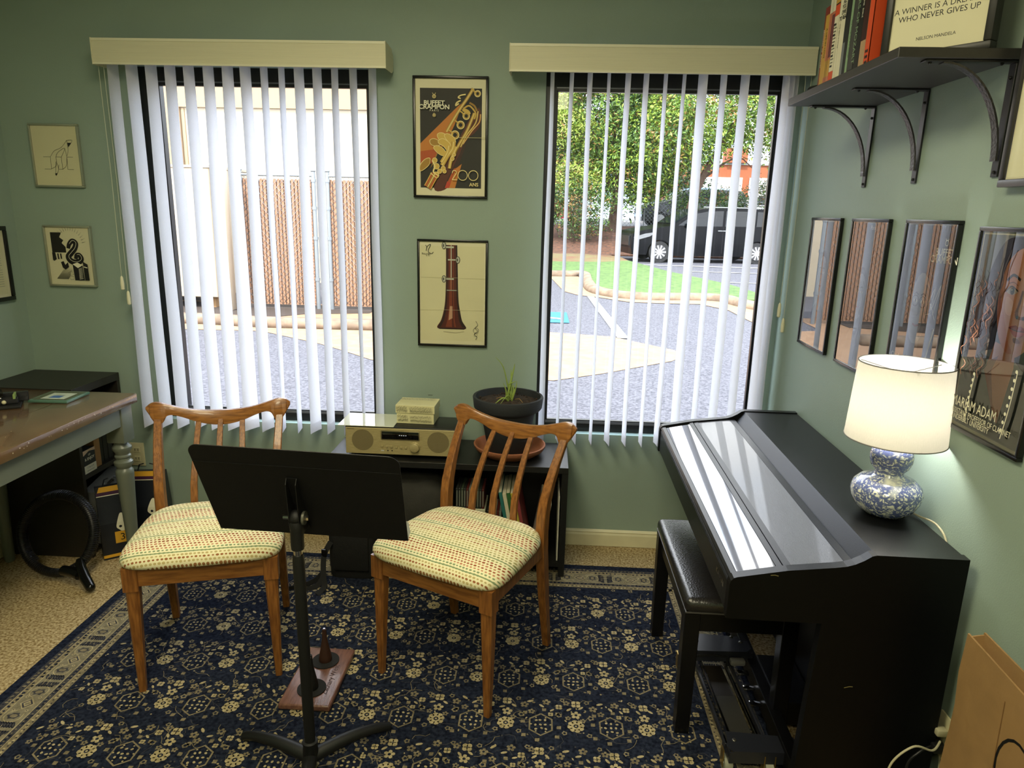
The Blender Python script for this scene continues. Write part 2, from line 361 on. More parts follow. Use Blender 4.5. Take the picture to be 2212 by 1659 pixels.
# -- clarinet poster. Coordinates from 0..1 across, 0..1 down of the dark field
def p_clarinet(p, a, b):
    dk = M_('poster_dark', (38, 36, 30)); org = M_('orange', (206, 128, 48)); org2 = M_('burnt_orange', (186, 84, 34)); brn = M_('maroon_brown', (92, 44, 28)); brn2 = M_('brown', (58, 32, 24))
    gold = M_('gold', (214, 178, 84)); gold2 = M_('dark_gold', (168, 128, 48)); gl = M_('pale_gold', (240, 220, 150)); red = M_('red_orange', (200, 66, 40))
    m = .055*a*2/ .3
    x0, x1, z1, z0 = -a*.87, a*.89, b*.845, -b*.865
    U = lambda u, v: (x0+(x1-x0)*u, z1+(z0-z1)*v)
    PL = lambda pts, mt: p.poly([U(*q) for q in pts], mt)
    ST = lambda pts, w, mt, c=False: p.stroke([U(*q) for q in (spl(pts, 6) if not c else spl(pts, 6, True)+[spl(pts, 6, True)[0]])], w*(x1-x0), mt)
    BL = lambda pts, mt: p.poly([U(*q) for q in spl(pts, 5, True)], mt)
    PL([(0, 0), (1, 0), (1, 1), (0, 1)], dk)
    PL([(0, .55), (.62, .17), (.80, .10), (.80, .40), (.42, .62), (0, .83)], org)
    PL([(0, .63), (.30, .60), (.20, .74), (0, .83)], org2)
    PL([(.30, .60), (.42, .55), (.25, .72), (.16, .80)], gold2)
    BL([(.78, .02), (.90, .16), (.98, .22), (.97, .36), (.88, .44), (.74, .52), (.55, .80), (.44, 1.0), (.22, 1.0), (.45, .62), (.66, .35), (.78, .22)], brn)
    PL([(.60, .70), (.78, .50), (.60, .82), (.48, 1.0), (.38, 1.0)], brn2)
    PL([(.40, 1.0), (.55, .80), (.60, .79), (.49, 1.0)], org2); PL([(.47, 1.0), (.58, .80), (.68, .75), (.57, 1.0)], org)
    PL([(.40, 1.0), (.44, .93), (.50, .95), (.47, 1.0)], red)
    # black body
    PL([(.80, 0), (1, 0), (1, .14), (.80, .30), (.66, .46), (.60, .56), (.42, .54), (.56, .36), (.66, .20)], inkb)
    PL([(.30, .62), (.52, .50), (.56, .56), (.36, .76), (.24, .72)], inkb)
    # rods
    for w, mt in ((.05, gold2), (.034, gold), (.01, gl)): ST([(.86, 0), (.76, .10), (.66, .19), (.52, .33), (.43, .43)], w, mt)
    for w, mt in ((.05, gold2), (.03, gold), (.008, gl)): ST([(.88, .24), (.76, .42), (.62, .57), (.50, .74)], w, mt)
    for w, mt in ((.022, org), (.008, gl)): ST([(.98, .25), (.96, .33), (.84, .42), (.70, .55)], w, mt)
    for w, mt in ((.022, gold), (.008, gl)): ST([(.94, .22), (.90, .34), (.76, .46), (.66, .58)], w, mt)
    ST([(.80, .14), (.88, .17), (.92, .22)], .03, gold2); ST([(.70, .20), (.80, .17), (.90, .24), (.88, .30)], .025, gold)
    # ring keys
    for cx, cy, r in ((.93, .05, .045), (.75, .27, .052), (.66, .36, .058), (.57, .46, .062)):
        q = U(cx, cy); s = (x1-x0)
        p.disc(*q, r*s, gold2); p.ring(*q, r*s, .016*s, gl); p.disc(*q, r*.62*s, inkb); p.ring(*q, r*.62*s, .008*s, gold)
        ST([(cx-.10, cy-.045), (cx-.06, cy-.03), (cx-.04, cy)], .022, gold)
    BL([(.68, .21), (.74, .20), (.80, .22), (.82, .25), (.78, .25), (.72, .235)], gold)
    # side levers at the upper left
    ST([(.74, .06), (.66, .07), (.62, .09), (.66, .10)], .02, gl); ST([(.66, .12), (.60, .14), (.58, .17), (.63, .15)], .022, gl)
    # big spatula keys
    for pts in ([(.28, .46), (.34, .44), (.42, .46), (.46, .52), (.40, .55), (.31, .51)], [(.40, .46), (.46, .45), (.56, .49), (.58, .55), (.52, .60), (.47, .54), (.41, .49)],
                [(.16, .52), (.22, .50), (.30, .52), (.33, .56), (.26, .575), (.18, .56)], [(.30, .52), (.38, .50), (.49, .55), (.50, .62), (.46, .63), (.38, .575), (.31, .55)],
                [(.22, .59), (.28, .57), (.38, .60), (.42, .65), (.36, .67), (.27, .635)], [(.00, .77), (.08, .71), (.16, .70), (.15, .76), (.07, .81), (.0, .83)]):
        BL(pts, gold if pts[0][0] > .2 else gold2); ST(pts, .009, gl, True)
    for w, mt in ((.075, gold2), (.055, gold), (.012, gl)): ST([(.55, .53), (.53, .60), (.44, .68), (.36, .77)], w, mt)
    for w, mt in ((.06, gold), (.012, gl)): ST([(.47, .57), (.45, .63), (.40, .69), (.35, .74)], w, mt)
    for w, mt in ((.05, gold), (.01, gl)): ST([(.60, .58), (.54, .66), (.50, .73), (.48, .80)], w, mt)
    for cx, cy, r in ((.24, .72, .04), (.27, .78, .045), (.32, .83, .035), (.38, .80, .035), (.40, .83, .03), (.26, .87, .05), (.53, .70, .03), (.56, .66, .025)):
        p.disc(*U(cx, cy), r*(x1-x0), gold); p.ring(*U(cx, cy), r*(x1-x0), .008*(x1-x0), gl)
    ST([(.20, .72), (.24, .78), (.22, .84), (.30, .88)], .025, gl)
    for w, mt in ((.13, gold), (.10, org2), (.05, gold2), (.012, gl)): ST([(.24, .86), (.18, .93), (.12, .998)], w, mt)
    ST([(.17, .85), (.27, .90)], .014, gl)
    s = (x1-x0); q = U(.235, .168); p.text('BUFFET', q[0], q[1], .095*s, inkw, bold=.0007, sx=1.08); q = U(.235, .208); p.text('CRAMPON', q[0], q[1], .095*s, inkw, bold=.0007, sx=1.08)
    q = U(.235, .232); p.text('PARIS', q[0], q[1], .042*s, inkw, sp=1.5)
    q = U(.235, .085); p.ring(*q, .026*s, .008*s, gl); p.ring(q[0], q[1], .012*s, .006*s, gl); ST([(.205, .05), (.225, .065), (.24, .075)], .006, gl); ST([(.262, .05), (.245, .065)], .006, gl)
    q = U(.235, .268); p.ring(*q, .024*s, .006*s, gl, .012*s); p.ring(q[0], q[1]+.016*s, .014*s, .005*s, gl); p.ring(q[0], q[1]-.016*s, .020*s, .005*s, gl, .010*s)
    for cx in (.70, .875): p.ring(*U(cx, .868), .078*s, .011*s, gl)
    ST([(.53, .848), (.54, .825), (.575, .82), (.60, .838), (.585, .86), (.53, .914)], .012, gl); ST([(.53, .914), (.61, .914)], .012, gl)
    q = U(.885, .978); p.text('ANS', q[0], q[1], .078*s, gl, bold=.0003)
    p.stroke([U(.62, .487), U(1.06, .487)], .0016, M_('fold', (200, 190, 130)))
POST = 'framed posters and prints on the window wall'
picture('framed_poster', 'black framed poster of a golden clarinet on dark ground, upper between the windows', 'poster', (-.4277, 0, 1.842), 0, .317, .489, .016, .011, black_frame, p_clarinet, sglass, POST)
def p_bell(p, a, b):
    w1 = M_('rosewood', (84, 30, 18)); w2 = M_('rosewood_light', (128, 58, 34)); w3 = M_('rosewood_dark', (40, 16, 12)); hl = M_('wood_glint', (196, 150, 120)); si = M_('silver_key', (196, 196, 178)); sd = M_('silver_dark', (70, 68, 60))
    p.rect(-a*.97, -b*.93, a*.95, b*.92, ivory)
    X = lambda u: -a+2*a*u; Z = lambda v: b-2*b*v
    L = [(.40, .03), (.40, .30), (.395, .45), (.385, .58), (.36, .68), (.32, .765), (.27, .815), (.265, .835), (.30, .85)]
    Rr = [(.57, .03), (.58, .30), (.585, .45), (.595, .58), (.62, .68), (.65, .765), (.70, .81), (.712, .83), (.68, .85)]
    def shape(k0, k1, m):
        l = [(x+(r[0]-x)*k0, y) for (x, y), r in zip(L, Rr)]; rr = [(x+(r[0]-x)*k1, y) for (x, y), r in zip(L, Rr)]
        p.poly([(X(u), Z(v)) for u, v in spl(l, 4)+spl(rr[::-1], 4)], m)
    shape(0, 1, w1); shape(.04, .14, w3); shape(.30, .52, w2); shape(.86, 1, w3); shape(.60, .66, w2)
    p.poly([(X(.46), Z(.62)), (X(.50), Z(.62)), (X(.50), Z(.74)), (X(.44), Z(.76))], hl)
    p.disc(X(.488), Z(.84), (X(.71)-X(.265))/2, w3, .010*2*b); p.disc(X(.488), Z(.832), (X(.70)-X(.28))/2, w1, .006*2*b)
    p.stroke([(X(.36), Z(.875)), (X(.55), Z(.885)), (X(.68), Z(.87))], .003, M_('soft_shadow_ink', (176, 168, 132)))
    p.stroke([(X(.395), Z(.465)), (X(.585), Z(.465))], .012*2*b, sd)
    p.stroke([(X(.415), Z(.465)), (X(.56), Z(.465))], .006*2*b, si)
    for x0_, y0_, x1_ in ((.43, .17, .57), (.38, .355, .52)):
        p.stroke([(X(x0_), Z(y0_)), (X(x1_), Z(y0_))], .006, si)
    for x_, y_ in ((.58, .17), (.37, .355), (.37, .035)):
        p.disc(X(x_), Z(y_), .010, sd, .016); p.disc(X(x_), Z(y_), .007, si, .013); p.disc(X(x_)-.002, Z(y_), .003, sd, .007)
    p.stroke([(X(.40), Z(.05)), (X(.52), Z(.05))], .008, si); p.stroke([(X(.48), Z(.03)), (X(.48), Z(.34))], .004, si); p.stroke([(X(.48), Z(.36)), (X(.48), Z(.46))], .002, hl)
    p.stroke([(X(u), Z(v)) for u, v in spl([(.09, .035), (.11, .05), (.10, .09), (.12, .045), (.17, .03), (.13, .09), (.18, .115), (.21, .10)], 5)], .0022, inkb)
    p.text('Ricardo', X(.10), Z(.125), .012, inkb); p.text('& Co', X(.13), Z(.14), .008, inkb)
    p.stroke([(X(u), Z(v)) for u, v in spl([(.86, .76), (.89, .80), (.85, .83), (.89, .86), (.84, .89), (.88, .92), (.86, .945)], 6)], .0016, inkb)
    p.ring(X(.865), Z(.855), .012, .0012, inkb); p.ring(X(.86), Z(.90), .007, .001, inkb)
    p.stroke([(X(.0), Z(.34)), (X(1), Z(.345))], .0009, M_('crease', (206, 200, 160))); p.stroke([(X(.0), Z(.66)), (X(1), Z(.655))], .0009, M_('crease', (206, 200, 160)))
picture('framed_poster', 'black framed poster of a reddish clarinet bell on cream, lower between the windows', 'poster', (-.4178, 0, 1.1873), 0, .3116, .473, .016, .010, black_frame, p_bell, sglass, POST)
def p_line(p, a, b):
    p.rect(-a*.96, -b*.96, a*.96, b*.96, ivory)
    X = lambda u: -a+2*a*u; Z = lambda v: b-2*b*v
    ln = lambda pts, w=.0013: p.stroke([(X(u), Z(v)) for u, v in spl(pts, 5)], w, inkb)
    ln([(.20, .52), (.36, .52)]); ln([(.48, .52), (.60, .52)]); ln([(.72, .52), (.85, .52)]); ln([(.20, .725), (.34, .725)]); ln([(.50, .725), (.60, .725)]); ln([(.71, .725), (.84, .725)])
    ln([(.36, .52), (.35, .725)]); ln([(.36, .52), (.46, .42), (.62, .36), (.76, .24)]); ln([(.48, .52), (.47, .66), (.34, .725)]); ln([(.48, .52), (.54, .44), (.70, .37), (.60, .52)])
    ln([(.60, .52), (.60, .725)]); ln([(.70, .37), (.72, .52), (.71, .725)]); ln([(.60, .725), (.69, .66), (.72, .52)]); ln([(.76, .24), (.77, .40), (.73, .50)]); ln([(.76, .24), (.88, .24), (.78, .35)])
    p.poly([(X(.77), Z(.28)), (X(.85), Z(.28)), (X(.78), Z(.35))], inkb)
    ln([(.47, .60), (.45, .70), (.43, .83)]); ln([(.48, .60), (.51, .72), (.45, .83)]); ln([(.53, .65), (.51, .72)]); p.poly([(X(.42), Z(.80)), (X(.47), Z(.79)), (X(.44), Z(.84))], inkb)
picture('framed_print', 'silver framed line drawing with a few thin lines, upper picture by the left corner', 'print', (-2.155, 0, 1.7396), 0, .222, .265, .016, .008, silver_frame, p_line, sglass, POST)
def p_snake(p, a, b):
    p.rect(-a*.96, -b*.96, a*.96, b*.96, cream)
    X = lambda u: -a*.8+1.6*a*u; Z = lambda v: b*.82-1.66*b*v
    P = lambda pts, m=inkb: p.poly([(X(u), Z(v)) for u, v in pts], m)
    P([(0, 0), (.32, 0), (.25, .10), (.36, .16), (.30, .22), (.40, .30), (.40, .42), (0, .42)])
    for k in range(16):
        an = -2.9+k*.18; c_, s_ = cos(an), sin(an)
        P([(.55+.34*c_, .26+.30*s_), (.55+.36*c_-.008*s_, .26+.32*s_+.008*c_), (.55+.48*c_, .26+.42*s_)])
    P([(0, .42), (.09, .42), (.11, .56), (.04, .60), (.0, .58)]); P([(.14, .44), (.18, .44), (.19, .56), (.15, .56)]); P([(.22, .44), (.26, .44), (.27, .55), (.23, .55)])
    sn = spl([(.48, .33), (.52, .24), (.62, .17), (.71, .22), (.66, .33), (.55, .42), (.46, .50), (.50, .58), (.62, .62), (.76, .60), (.82, .54), (.78, .47), (.70, .47), (.66, .55)], 6)
    n = len(sn); p.stroke([(X(u), Z(v)) for u, v in sn], [a*(.16+.10*sin(pi*i/n)) for i in range(n)], inkb)
    p.stroke([(X(u+.01), Z(v-.012)) for u, v in sn[6:-6]], a*.018, inkw)
    P([(.22, .62), (.30, .60), (.34, .68), (.42, .62), (.44, .72), (.33, .78), (.26, .74)])
    for k in range(16): P([(.05+k*.022, .98), (.062+k*.022, .98), (.36+k*.013, .70+.003*k)])
    P([(.56, .66), (.70, .62), (.84, .68), (.70, .74)], inkw); P([(.56, .66), (.70, .74), (.70, 1.), (.58, 1.)]); P([(.70, .74), (.84, .68), (.86, 1.), (.70, 1.)]); P([(.86, .60), (.99, .66), (1., 1.), (.87, 1.)])
    for k in range(9): P([(.72, .76+k*.026), (.83, .73+k*.028), (.83, .736+k*.028), (.72, .77+k*.026)], inkw)
    P([(.88, .70), (.98, .72), (.98, .74), (.88, .72)], inkw)
    for q in ([(.42, .84), (.52, .80), (.56, .88), (.46, .90)], [(.44, .92), (.56, .92), (.56, .98), (.46, .99)]): p.stroke([(X(u), Z(v)) for u, v in q+[q[0]]], .0012, inkb)
picture('framed_print', 'silver framed black and white snake print, lower picture by the left corner', 'print', (-2.1503, 0, 1.308), 0, .218, .270, .018, .008, silver_frame, p_snake, sglass, POST)
def p_cert(p, a, b):
    p.rect(-a*.92, -b*.92, a*.92, b*.92, ivory)
    for k in range(22):
        if k in (6, 13): p.rect(a*.40, b*(.80-k*.07)-.004, a*.75, b*(.80-k*.07)+.008, inkb)
        else: p.stroke([(a*(.05+.08*sin(k*3.)), b*(.80-k*.07)), (a*.82, b*(.80-k*.07))], .0012, inkg)
picture('framed_print', 'black framed page of small text on the left wall, cut by the photo edge', 'print', (XL, -.275, 1.276), R(90), .385, .322, .02, .018, black_frame, p_cert, sglass)
# ---------------- right wall portraits: local x runs towards the camera
def bust(p, a, b, skin, skind, hair, shirt, bgd, cx=0., cy=.1, k=1., glasses=False):
    p.rect(-a*.985, -b*.985, a*.985, b*.985, bgd)
    E = lambda x, z, rx, rz, m, rot=0: p.disc(cx*a+x*a*k, cy*b+z*b*k, rx*a*k, m, rz*b*k, rot)
    p.poly([(cx*a+u*a*k, max(-b*.98, cy*b+v*b*k)) for u, v in ((-.75, -1.4), (-.55, -.72), (-.2, -.55), (.2, -.55), (.55, -.72), (.75, -1.4))], shirt)
    p.poly([(cx*a+u*a*k, cy*b+v*b*k) for u, v in ((-.18, -.3), (.18, -.3), (.2, -.6), (0, -.75), (-.2, -.6))], skind)
    E(0, .05, .46, .44, hair); E(0, -.02, .38, .40, skin); E(.20, -.04, .16, .30, skind); E(-.04, 0, .30, .34, skin)
    for sx in (-.16, .14):
        E(sx, .06, .075, .022, inkw); E(sx, .06, .03, .024, inkb); p.stroke([(cx*a+(sx-.1)*a*k, cy*b+.13*b*k), (cx*a+sx*a*k, cy*b+.155*b*k), (cx*a+(sx+.09)*a*k, cy*b+.13*b*k)], .004*k, hair)
        if glasses: p.ring(cx*a+sx*a*k, cy*b+.06*b*k, .13*a*k, .0022, inkb, .06*b*k)
    p.stroke([(cx*a, cy*b+.05*b*k), (cx*a+.04*a*k, cy*b-.08*b*k), (cx*a-.02*a*k, cy*b-.1*b*k)], .003*k, skind)
    p.stroke([(cx*a-.12*a*k, cy*b-.2*b*k), (cx*a, cy*b-.215*b*k), (cx*a+.12*a*k, cy*b-.195*b*k)], .005*k, M_('lip', (150, 84, 74)))
gr1, gr2, gr3, gr4 = M_('grey_light', (150, 150, 148)), M_('grey_mid', (104, 105, 106)), M_('grey_dark', (60, 61, 63)), M_('charcoal', (38, 39, 41))
RG = 'black framed portrait posters in a row on the right wall'
def p_r1(p, a, b):
    bust(p, a, b, gr1, gr2, gr4, gr4, gr2, .1, .15, .8)
    p.text('JAN', -a*.3, -b*.80, .03, inkw, sx=1.1); p.text('artist', -a*.3, -b*.88, .012, inkw)
def p_r2(p, a, b):
    bust(p, a, b, gr1, gr2, gr3, gr1, gr2, -.1, .0, .8)
    p.text('Paris', a*.2, b*.90, .018, inkw); p.stroke([(a*u, b*v) for u, v in spl([(.05, -.9), (.15, -.4), (.3, .2), (.45, .7)], 5)], .006, gr3)
def lyre(p, x, z, s):
    p.ring(x, z, s*.35, s*.10, inkw); p.stroke([(x-s*.35, z+s*.55), (x-s*.2, z+s*.2)], s*.08, inkw); p.stroke([(x+s*.35, z+s*.55), (x+s*.2, z+s*.2)], s*.08, inkw)
def p_r3(p, a, b):
    bust(p, a, b, gr1, gr2, gr3, gr4, gr3, -.05, .05, 1.05, True)
    lyre(p, a*.68, b*.80, .02); p.text('BUFFET', a*.66, b*.66, .026, inkw, bold=.0004); p.text('CRAMPON', a*.66, b*.58, .026, inkw, bold=.0004)
    p.text('Charles West', -a*.9, -b*.62, .02, inkw, 'LEFT'); 
    for k in range(3): p.stroke([(-a*.9, -b*(.68+k*.035)), (-a*.3, -b*(.68+k*.035))], .0012, gr1)
    p.stroke([(a*u, b*v) for u, v in spl([(.72, -.15), (.60, -.45), (.5, -.75), (.42, -.97)], 6)], .010, gr1); p.stroke([(a*u, b*v) for u, v in spl([(.74, -.15), (.62, -.45), (.52, -.75), (.44, -.97)], 6)], .004, inkw)
    for q in ([(.35, .1), (.55, .3), (.5, .05), (.75, .35), (.6, .0)], [(.3, -.02), (.5, .02), (.45, .12), (.7, -.05)]): p.stroke([(a*u, b*v) for u, v in spl(q, 5)], .0014, inkw)
picture('framed_poster', 'narrow looking black framed grey portrait poster, farthest from the camera on the right wall', 'poster', (XR, -.443, 1.3125), R(-90), .275, .480, .0145, .010, black_frame, p_r1, pglass, RG)
picture('framed_poster', 'black framed grey portrait poster, second from the window corner on the right wall', 'poster', (XR, -.802, 1.3125), R(-90), .262, .480, .0145, .010, black_frame, p_r2, pglass, RG)
picture('framed_poster', 'black framed grey poster of a man wearing glasses, partly behind the lampshade', 'poster', (XR, -1.1655, 1.3125), R(-90), .265, .480, .0145, .010, black_frame, p_r3, pglass, RG)
def p_woman(p, a, b):
    sk, sk2, sk3, sk4 = M_('skin', (214, 146, 110)), M_('skin_warm', (206, 120, 80)), M_('skin_light', (232, 176, 142)), M_('skin_shade', (138, 74, 52))
    hr, hr2, cu = M_('hair_dark', (40, 28, 26)), M_('hair_brown', (82, 48, 38)), M_('curl_highlight', (176, 116, 86)); lip = M_('lipstick', (160, 58, 54)); lip2 = M_('lower_lip', (200, 96, 86)); suit = M_('slate_jacket', (92, 98, 94)); eye = M_('iris', (52, 40, 38))
    bgm = M_('poster_grey', (128, 132, 126))
    p.rect(-a*.97, -b*.97, a*.97, b*.97, bgm)
    X = lambda u: -a+2*a*u; Z = lambda v: b-2*b*v
    def B(pts, m, n=5): p.poly([(X(u), Z(v)) for u, v in spl(pts, n, True)], m)
    ln = lambda pts, w, m: p.stroke([(X(u), Z(v)) for u, v in spl(pts, 5)], w, m)
    p.poly([(X(.02), Z(.98)), (X(.02), Z(.70)), (X(.22), Z(.60)), (X(.90), Z(.60)), (X(.98), Z(.66)), (X(.98), Z(.98))], suit)
    B([(.30, .06), (.55, .02), (.85, .03), (.97, .08), (.97, .60), (.60, .55), (.30, .58), (.10, .66), (.04, .50), (.12, .30)], hr)
    B([(.08, .40), (.20, .25), (.30, .40), (.26, .58), (.10, .62)], hr2)
    p.poly([(X(.44), Z(.52)), (X(.72), Z(.54)), (X(.74), Z(.62)), (X(.66), Z(.90)), (X(.60), Z(.88)), (X(.38), Z(.64))], sk)
    p.poly([(X(.40), Z(.62)), (X(.52), Z(.58)), (X(.46), Z(.66)), (X(.60), Z(.88)), (X(.36), Z(.67))], sk4)
    B([(.42, .14), (.58, .07), (.80, .08), (.95, .16), (.965, .32), (.95, .42), (.88, .50), (.74, .565), (.62, .56), (.50, .50), (.40, .40), (.37, .27)], sk)
    B([(.38, .30), (.44, .34), (.52, .42), (.60, .50), (.68, .55), (.60, .555), (.48, .50), (.40, .40)], sk2)
    B([(.62, .10), (.78, .10), (.88, .16), (.80, .20), (.66, .18)], sk3); B([(.70, .28), (.76, .26), (.77, .36), (.72, .36)], sk3); B([(.48, .30), (.58, .32), (.58, .38), (.50, .37)], sk3)
    # brows, eyes, nose, mouth
    ln([(.45, .225), (.52, .195), (.62, .215)], .006, hr); ln([(.78, .215), (.87, .195), (.95, .225)], .006, hr)
    for cx in (.545, .865):
        B([(cx-.070, .272), (cx-.02, .255), (cx+.065, .268), (cx+.02, .284), (cx-.04, .284)], M_('eye_white', (196, 180, 166)), 4); p.disc(X(cx), Z(.269), .0070, eye, .0078); p.disc(X(cx), Z(.269), .004, inkb); p.disc(X(cx)-.002, Z(.264), .0015, inkw)
        ln([(cx-.085, .276), (cx-.02, .247), (cx+.075, .266)], .003, hr); ln([(cx-.06, .236), (cx, .228), (cx+.06, .24)], .0018, sk4)
    ln([(.68, .26), (.66, .33), (.64, .365)], .004, sk4); B([(.64, .37), (.68, .355), (.74, .36), (.79, .37), (.77, .385), (.71, .392), (.66, .387)], sk4, 4); B([(.68, .33), (.74, .33), (.76, .37), (.69, .375)], sk, 4)
    p.disc(X(.675), Z(.383), .004, hr); p.disc(X(.755), Z(.383), .004, hr)
    B([(.60, .435), (.68, .42), (.715, .426), (.75, .42), (.84, .437), (.75, .445), (.68, .445)], lip, 5); B([(.61, .438), (.70, .447), (.83, .44), (.77, .465), (.70, .472), (.65, .46)], lip2, 5)
    ln([(.60, .437), (.70, .444), (.84, .439)], .0016, hr2); B([(.68, .48), (.74, .478), (.77, .495), (.70, .50)], sk4, 4)
    random.seed(3)
    for k in range(58):
        x = random.uniform(.05, .36); y = random.uniform(.18, .66); s = random.uniform(.02, .05)
        ln([(x, y), (x+s, y+s*.5), (x+s*.3, y+s*1.1), (x-s*.6, y+s*1.5), (x+s*.1, y+s*2.2)], random.uniform(.0008, .0018), random.choice([cu, hr2, hr2, hr, hr]))
    for q in ([(.50, .08), (.44, .18), (.46, .24), (.40, .30)], [(.42, .12), (.38, .24), (.42, .36), (.36, .46)]): ln(q, .003, hr)
    # clarinets and lettering
    for q in ([(.30, .70), (.28, .82), (.27, .95)], [(.86, .62), (.84, .80), (.80, .95)]):
        ln(q, .008, gr3); ln([(u+.012, v) for u, v in q], .0025, inkw)
        for k in range(8): p.disc(X(q[0][0]+(q[2][0]-q[0][0])*k/8), Z(q[0][1]+(q[2][1]-q[0][1])*k/8), .004, inkw)
    p.text('MARIAM ADAM', X(.06), Z(.885), .034, inkw, 'LEFT', .72); p.text('ASSISTANT PROFESSOR OF CLARINET', X(.06), Z(.925), .0185, inkw, 'LEFT', .72); p.text('VANDERBILT UNIVERSITY', X(.06), Z(.955), .0185, inkw, 'LEFT', .72)
picture('framed_poster', 'black framed colour poster of a woman with dark curly hair, right of the lampshade', 'poster', (XR, -1.5205, 1.3005), R(-90), .275, .480, .0145, .010, black_frame, p_woman, pglass, RG)
def p_mat(p, a, b):
    p.rect(-a*.98, -b*.98, a*.98, b*.98, mat('white_mount_board', (240, 236, 200), .7)); p.rect(-a*.62, -b*.70, a*.62, b*.70, ivory)
picture('framed_print', 'large dark framed print with pale mount, cut by the right photo edge below the shelf', 'print', (XR, -1.66, 1.85), R(-90), .44, .45, .028, .016, mat('grey_black_frame', (44, 42, 44), .35), p_mat, sglass)
# ================================================================ wall shelf with brackets
darkwood = mat('charcoal_shelf_board', (44, 42, 40), .45, var=.12, vs=8, stretch=(12, 1, 12))
darkmetal = mat('hammered_dark_metal', (64, 62, 62), .38, metal=.5, bump=.8, bs=120, var=.15)
flatmetal = mat('dark_flat_metal', (34, 34, 36), .4, metal=.4)
SX0, SX1, SY0, SY1, SZ0, SZ1 = .748, 1.010, -1.405, -.675, 1.895, 1.917
sh = MB(); sh.box(SX0, SX1, SY0, SY1, SZ0, SZ1, darkwood, .0015, 1); o = sh.build('wall_shelf'); tag(o, 'charcoal board shelf on three curved brackets high on the right wall', 'shelf')
BR = []
def bracket(y, label):
    t = thing('shelf_bracket', label, 'bracket', (XR, y, SZ0), 0, 'curved metal brackets under the wall shelf')
    b = MB(); w = .0125
    b.box(-.200, -.001, -w, w, -.005, -.0005, flatmetal, .001, 1); b.build('top_arm', t)
    b = MB(); b.box(-.006, -.001, -w, w, -.245, -.005, flatmetal, .001, 1); b.build('wall_arm', t)
    b = MB(); pts = [(-.160+.148*sin(a), 0, -.006-.205*(1-cos(a))) for a in [pi/2*i/14 for i in range(15)]]
    b.tube(pts, 1, darkmetal, sq=(.0022, .0105), upv=(0, 0, 1)); b.build('curved_brace', t)
    for x_, z_, ax in ((-.185, -.006, 0), (-.03, -.006, 0), (-.007, -.035, 1), (-.007, -.235, 1)):
        b = MB(); b.sphere((x_, 0, z_), .004, flatmetal, 10); b.build('screw', t)
bracket(-.70, 'curved dark metal shelf bracket nearest the window corner')
bracket(-1.02, 'curved dark metal shelf bracket in the middle under the wall shelf')
bracket(-1.385, 'curved dark metal shelf bracket nearest the camera beside the large framed print')
# ================================================================ books on the wall shelf
pages = mat('book_pages', (226, 218, 190), .8, var=.08, vs=300)
def book(name, label, cat, x0, y0, z0, th, dep, h, cov, paint=None, group='books standing on the wall shelf', lean=0., hard=.002):
    """spine faces -x (local), thickness runs along -y from y0 towards the camera"""
    t = thing(name, label, cat, (x0, y0, z0), 0, group)
    b = MB(); b.box(0, dep, -th, -th+hard, 0, h, cov); b.box(0, dep, -hard, 0, 0, h, cov); b.box(-.001, hard, -th, 0, 0, h, cov); b.build('cover', t)
    MB().box(hard, dep-.004, -th+hard, -hard, .003, h-.003, pages).build('pages', t)
    if paint:
        p = MB(); p.map = lambda u, v, l: (-.0012-.00012*l, -u, v); paint(p, th, h); p.build('spine_print', t)
    return t
BK = lambda n, c: mat('cover_'+n, c, .5, var=.05)
yel, wht, brnk, redo, pnk, gre, blkc, dgy, tan_, ora, mint = (BK('yellow', (196, 152, 62)), BK('white', (226, 220, 190)), BK('black', (20, 20, 20)), BK('rust_red', (128, 44, 26)), BK('salmon', (196, 118, 84)), BK('green', (60, 110, 60)), BK('near_black', (26, 27, 28)), BK('dark_grey', (62, 62, 60)), BK('tan', (176, 146, 108)), BK('orange', (214, 78, 34)), BK('mint', (136, 166, 128)))
ppl, vio = BK('plum', (110, 54, 58)), BK('grey_blue', (110, 116, 118))
def vt(p, s, th, h, m, k=.55, z=.5, sx=1.): p.text(s, th*.5+th*k*.36, h*z, th*k*1.05, m, rot=-pi/2, sx=sx)
def b1(p, th, h): p.rect(0, 0, th*.22, h, redo); p.rect(th*.22, h*.9, th, h, redo); p.text('BROTHERS  OF  RHYTHM', th*.07, h*.5, .009, inkw, rot=-pi/2); vt(p, 'A LIFE IN LOVE', th, h, inkb, .32, .55)
def b2(p, th, h):
    p.rect(0, 0, th, h*.10, pnk); p.rect(0, h*.10, th, h*.28, yel); p.rect(0, h*.28, th, h*.78, pnk); p.rect(th*.5, h*.3, th, h*.75, ppl); p.rect(0, h*.78, th, h, wht)
    for u in (.3, .55): p.stroke([(th*u, 0), (th*u, h)], .0014, brnk)
def b3(p, th, h):
    p.rect(0, 0, th, h*.14, ora); p.rect(0, h*.14, th, h*.75, wht); p.rect(0, h*.75, th, h*.88, ora); p.rect(0, h*.88, th, h, yel); p.rect(0, h*.87, th, h*.885, brnk)
    for k in range(13): p.stroke([(th*.12, h*(.2+.038*k)), (th*(.6+.3*((k*7) % 3)/3), h*(.2+.038*k))], .0018 if k % 3 else .005, inkb)
def b4(p, th, h): vt(p, 'THE REST IS NOISE', th, h, inkb, .5)
def b5(p, th, h):
    p.text('ALEX', th*.5, h*.90, .012, inkb)
    for k, s in enumerate(('ALL', 'YOU', 'OWE', 'TO READ')): p.text(s, th*.5, h*(.80-.055*k), .0155, inkb, sx=.8, bold=.0003)
def b6(p, th, h): p.rect(0, 0, th*.5, h*.35, vio)
def b7(p, th, h): vt(p, 'fifty songs for the clarinet', th, h, inkb, .6, .4)
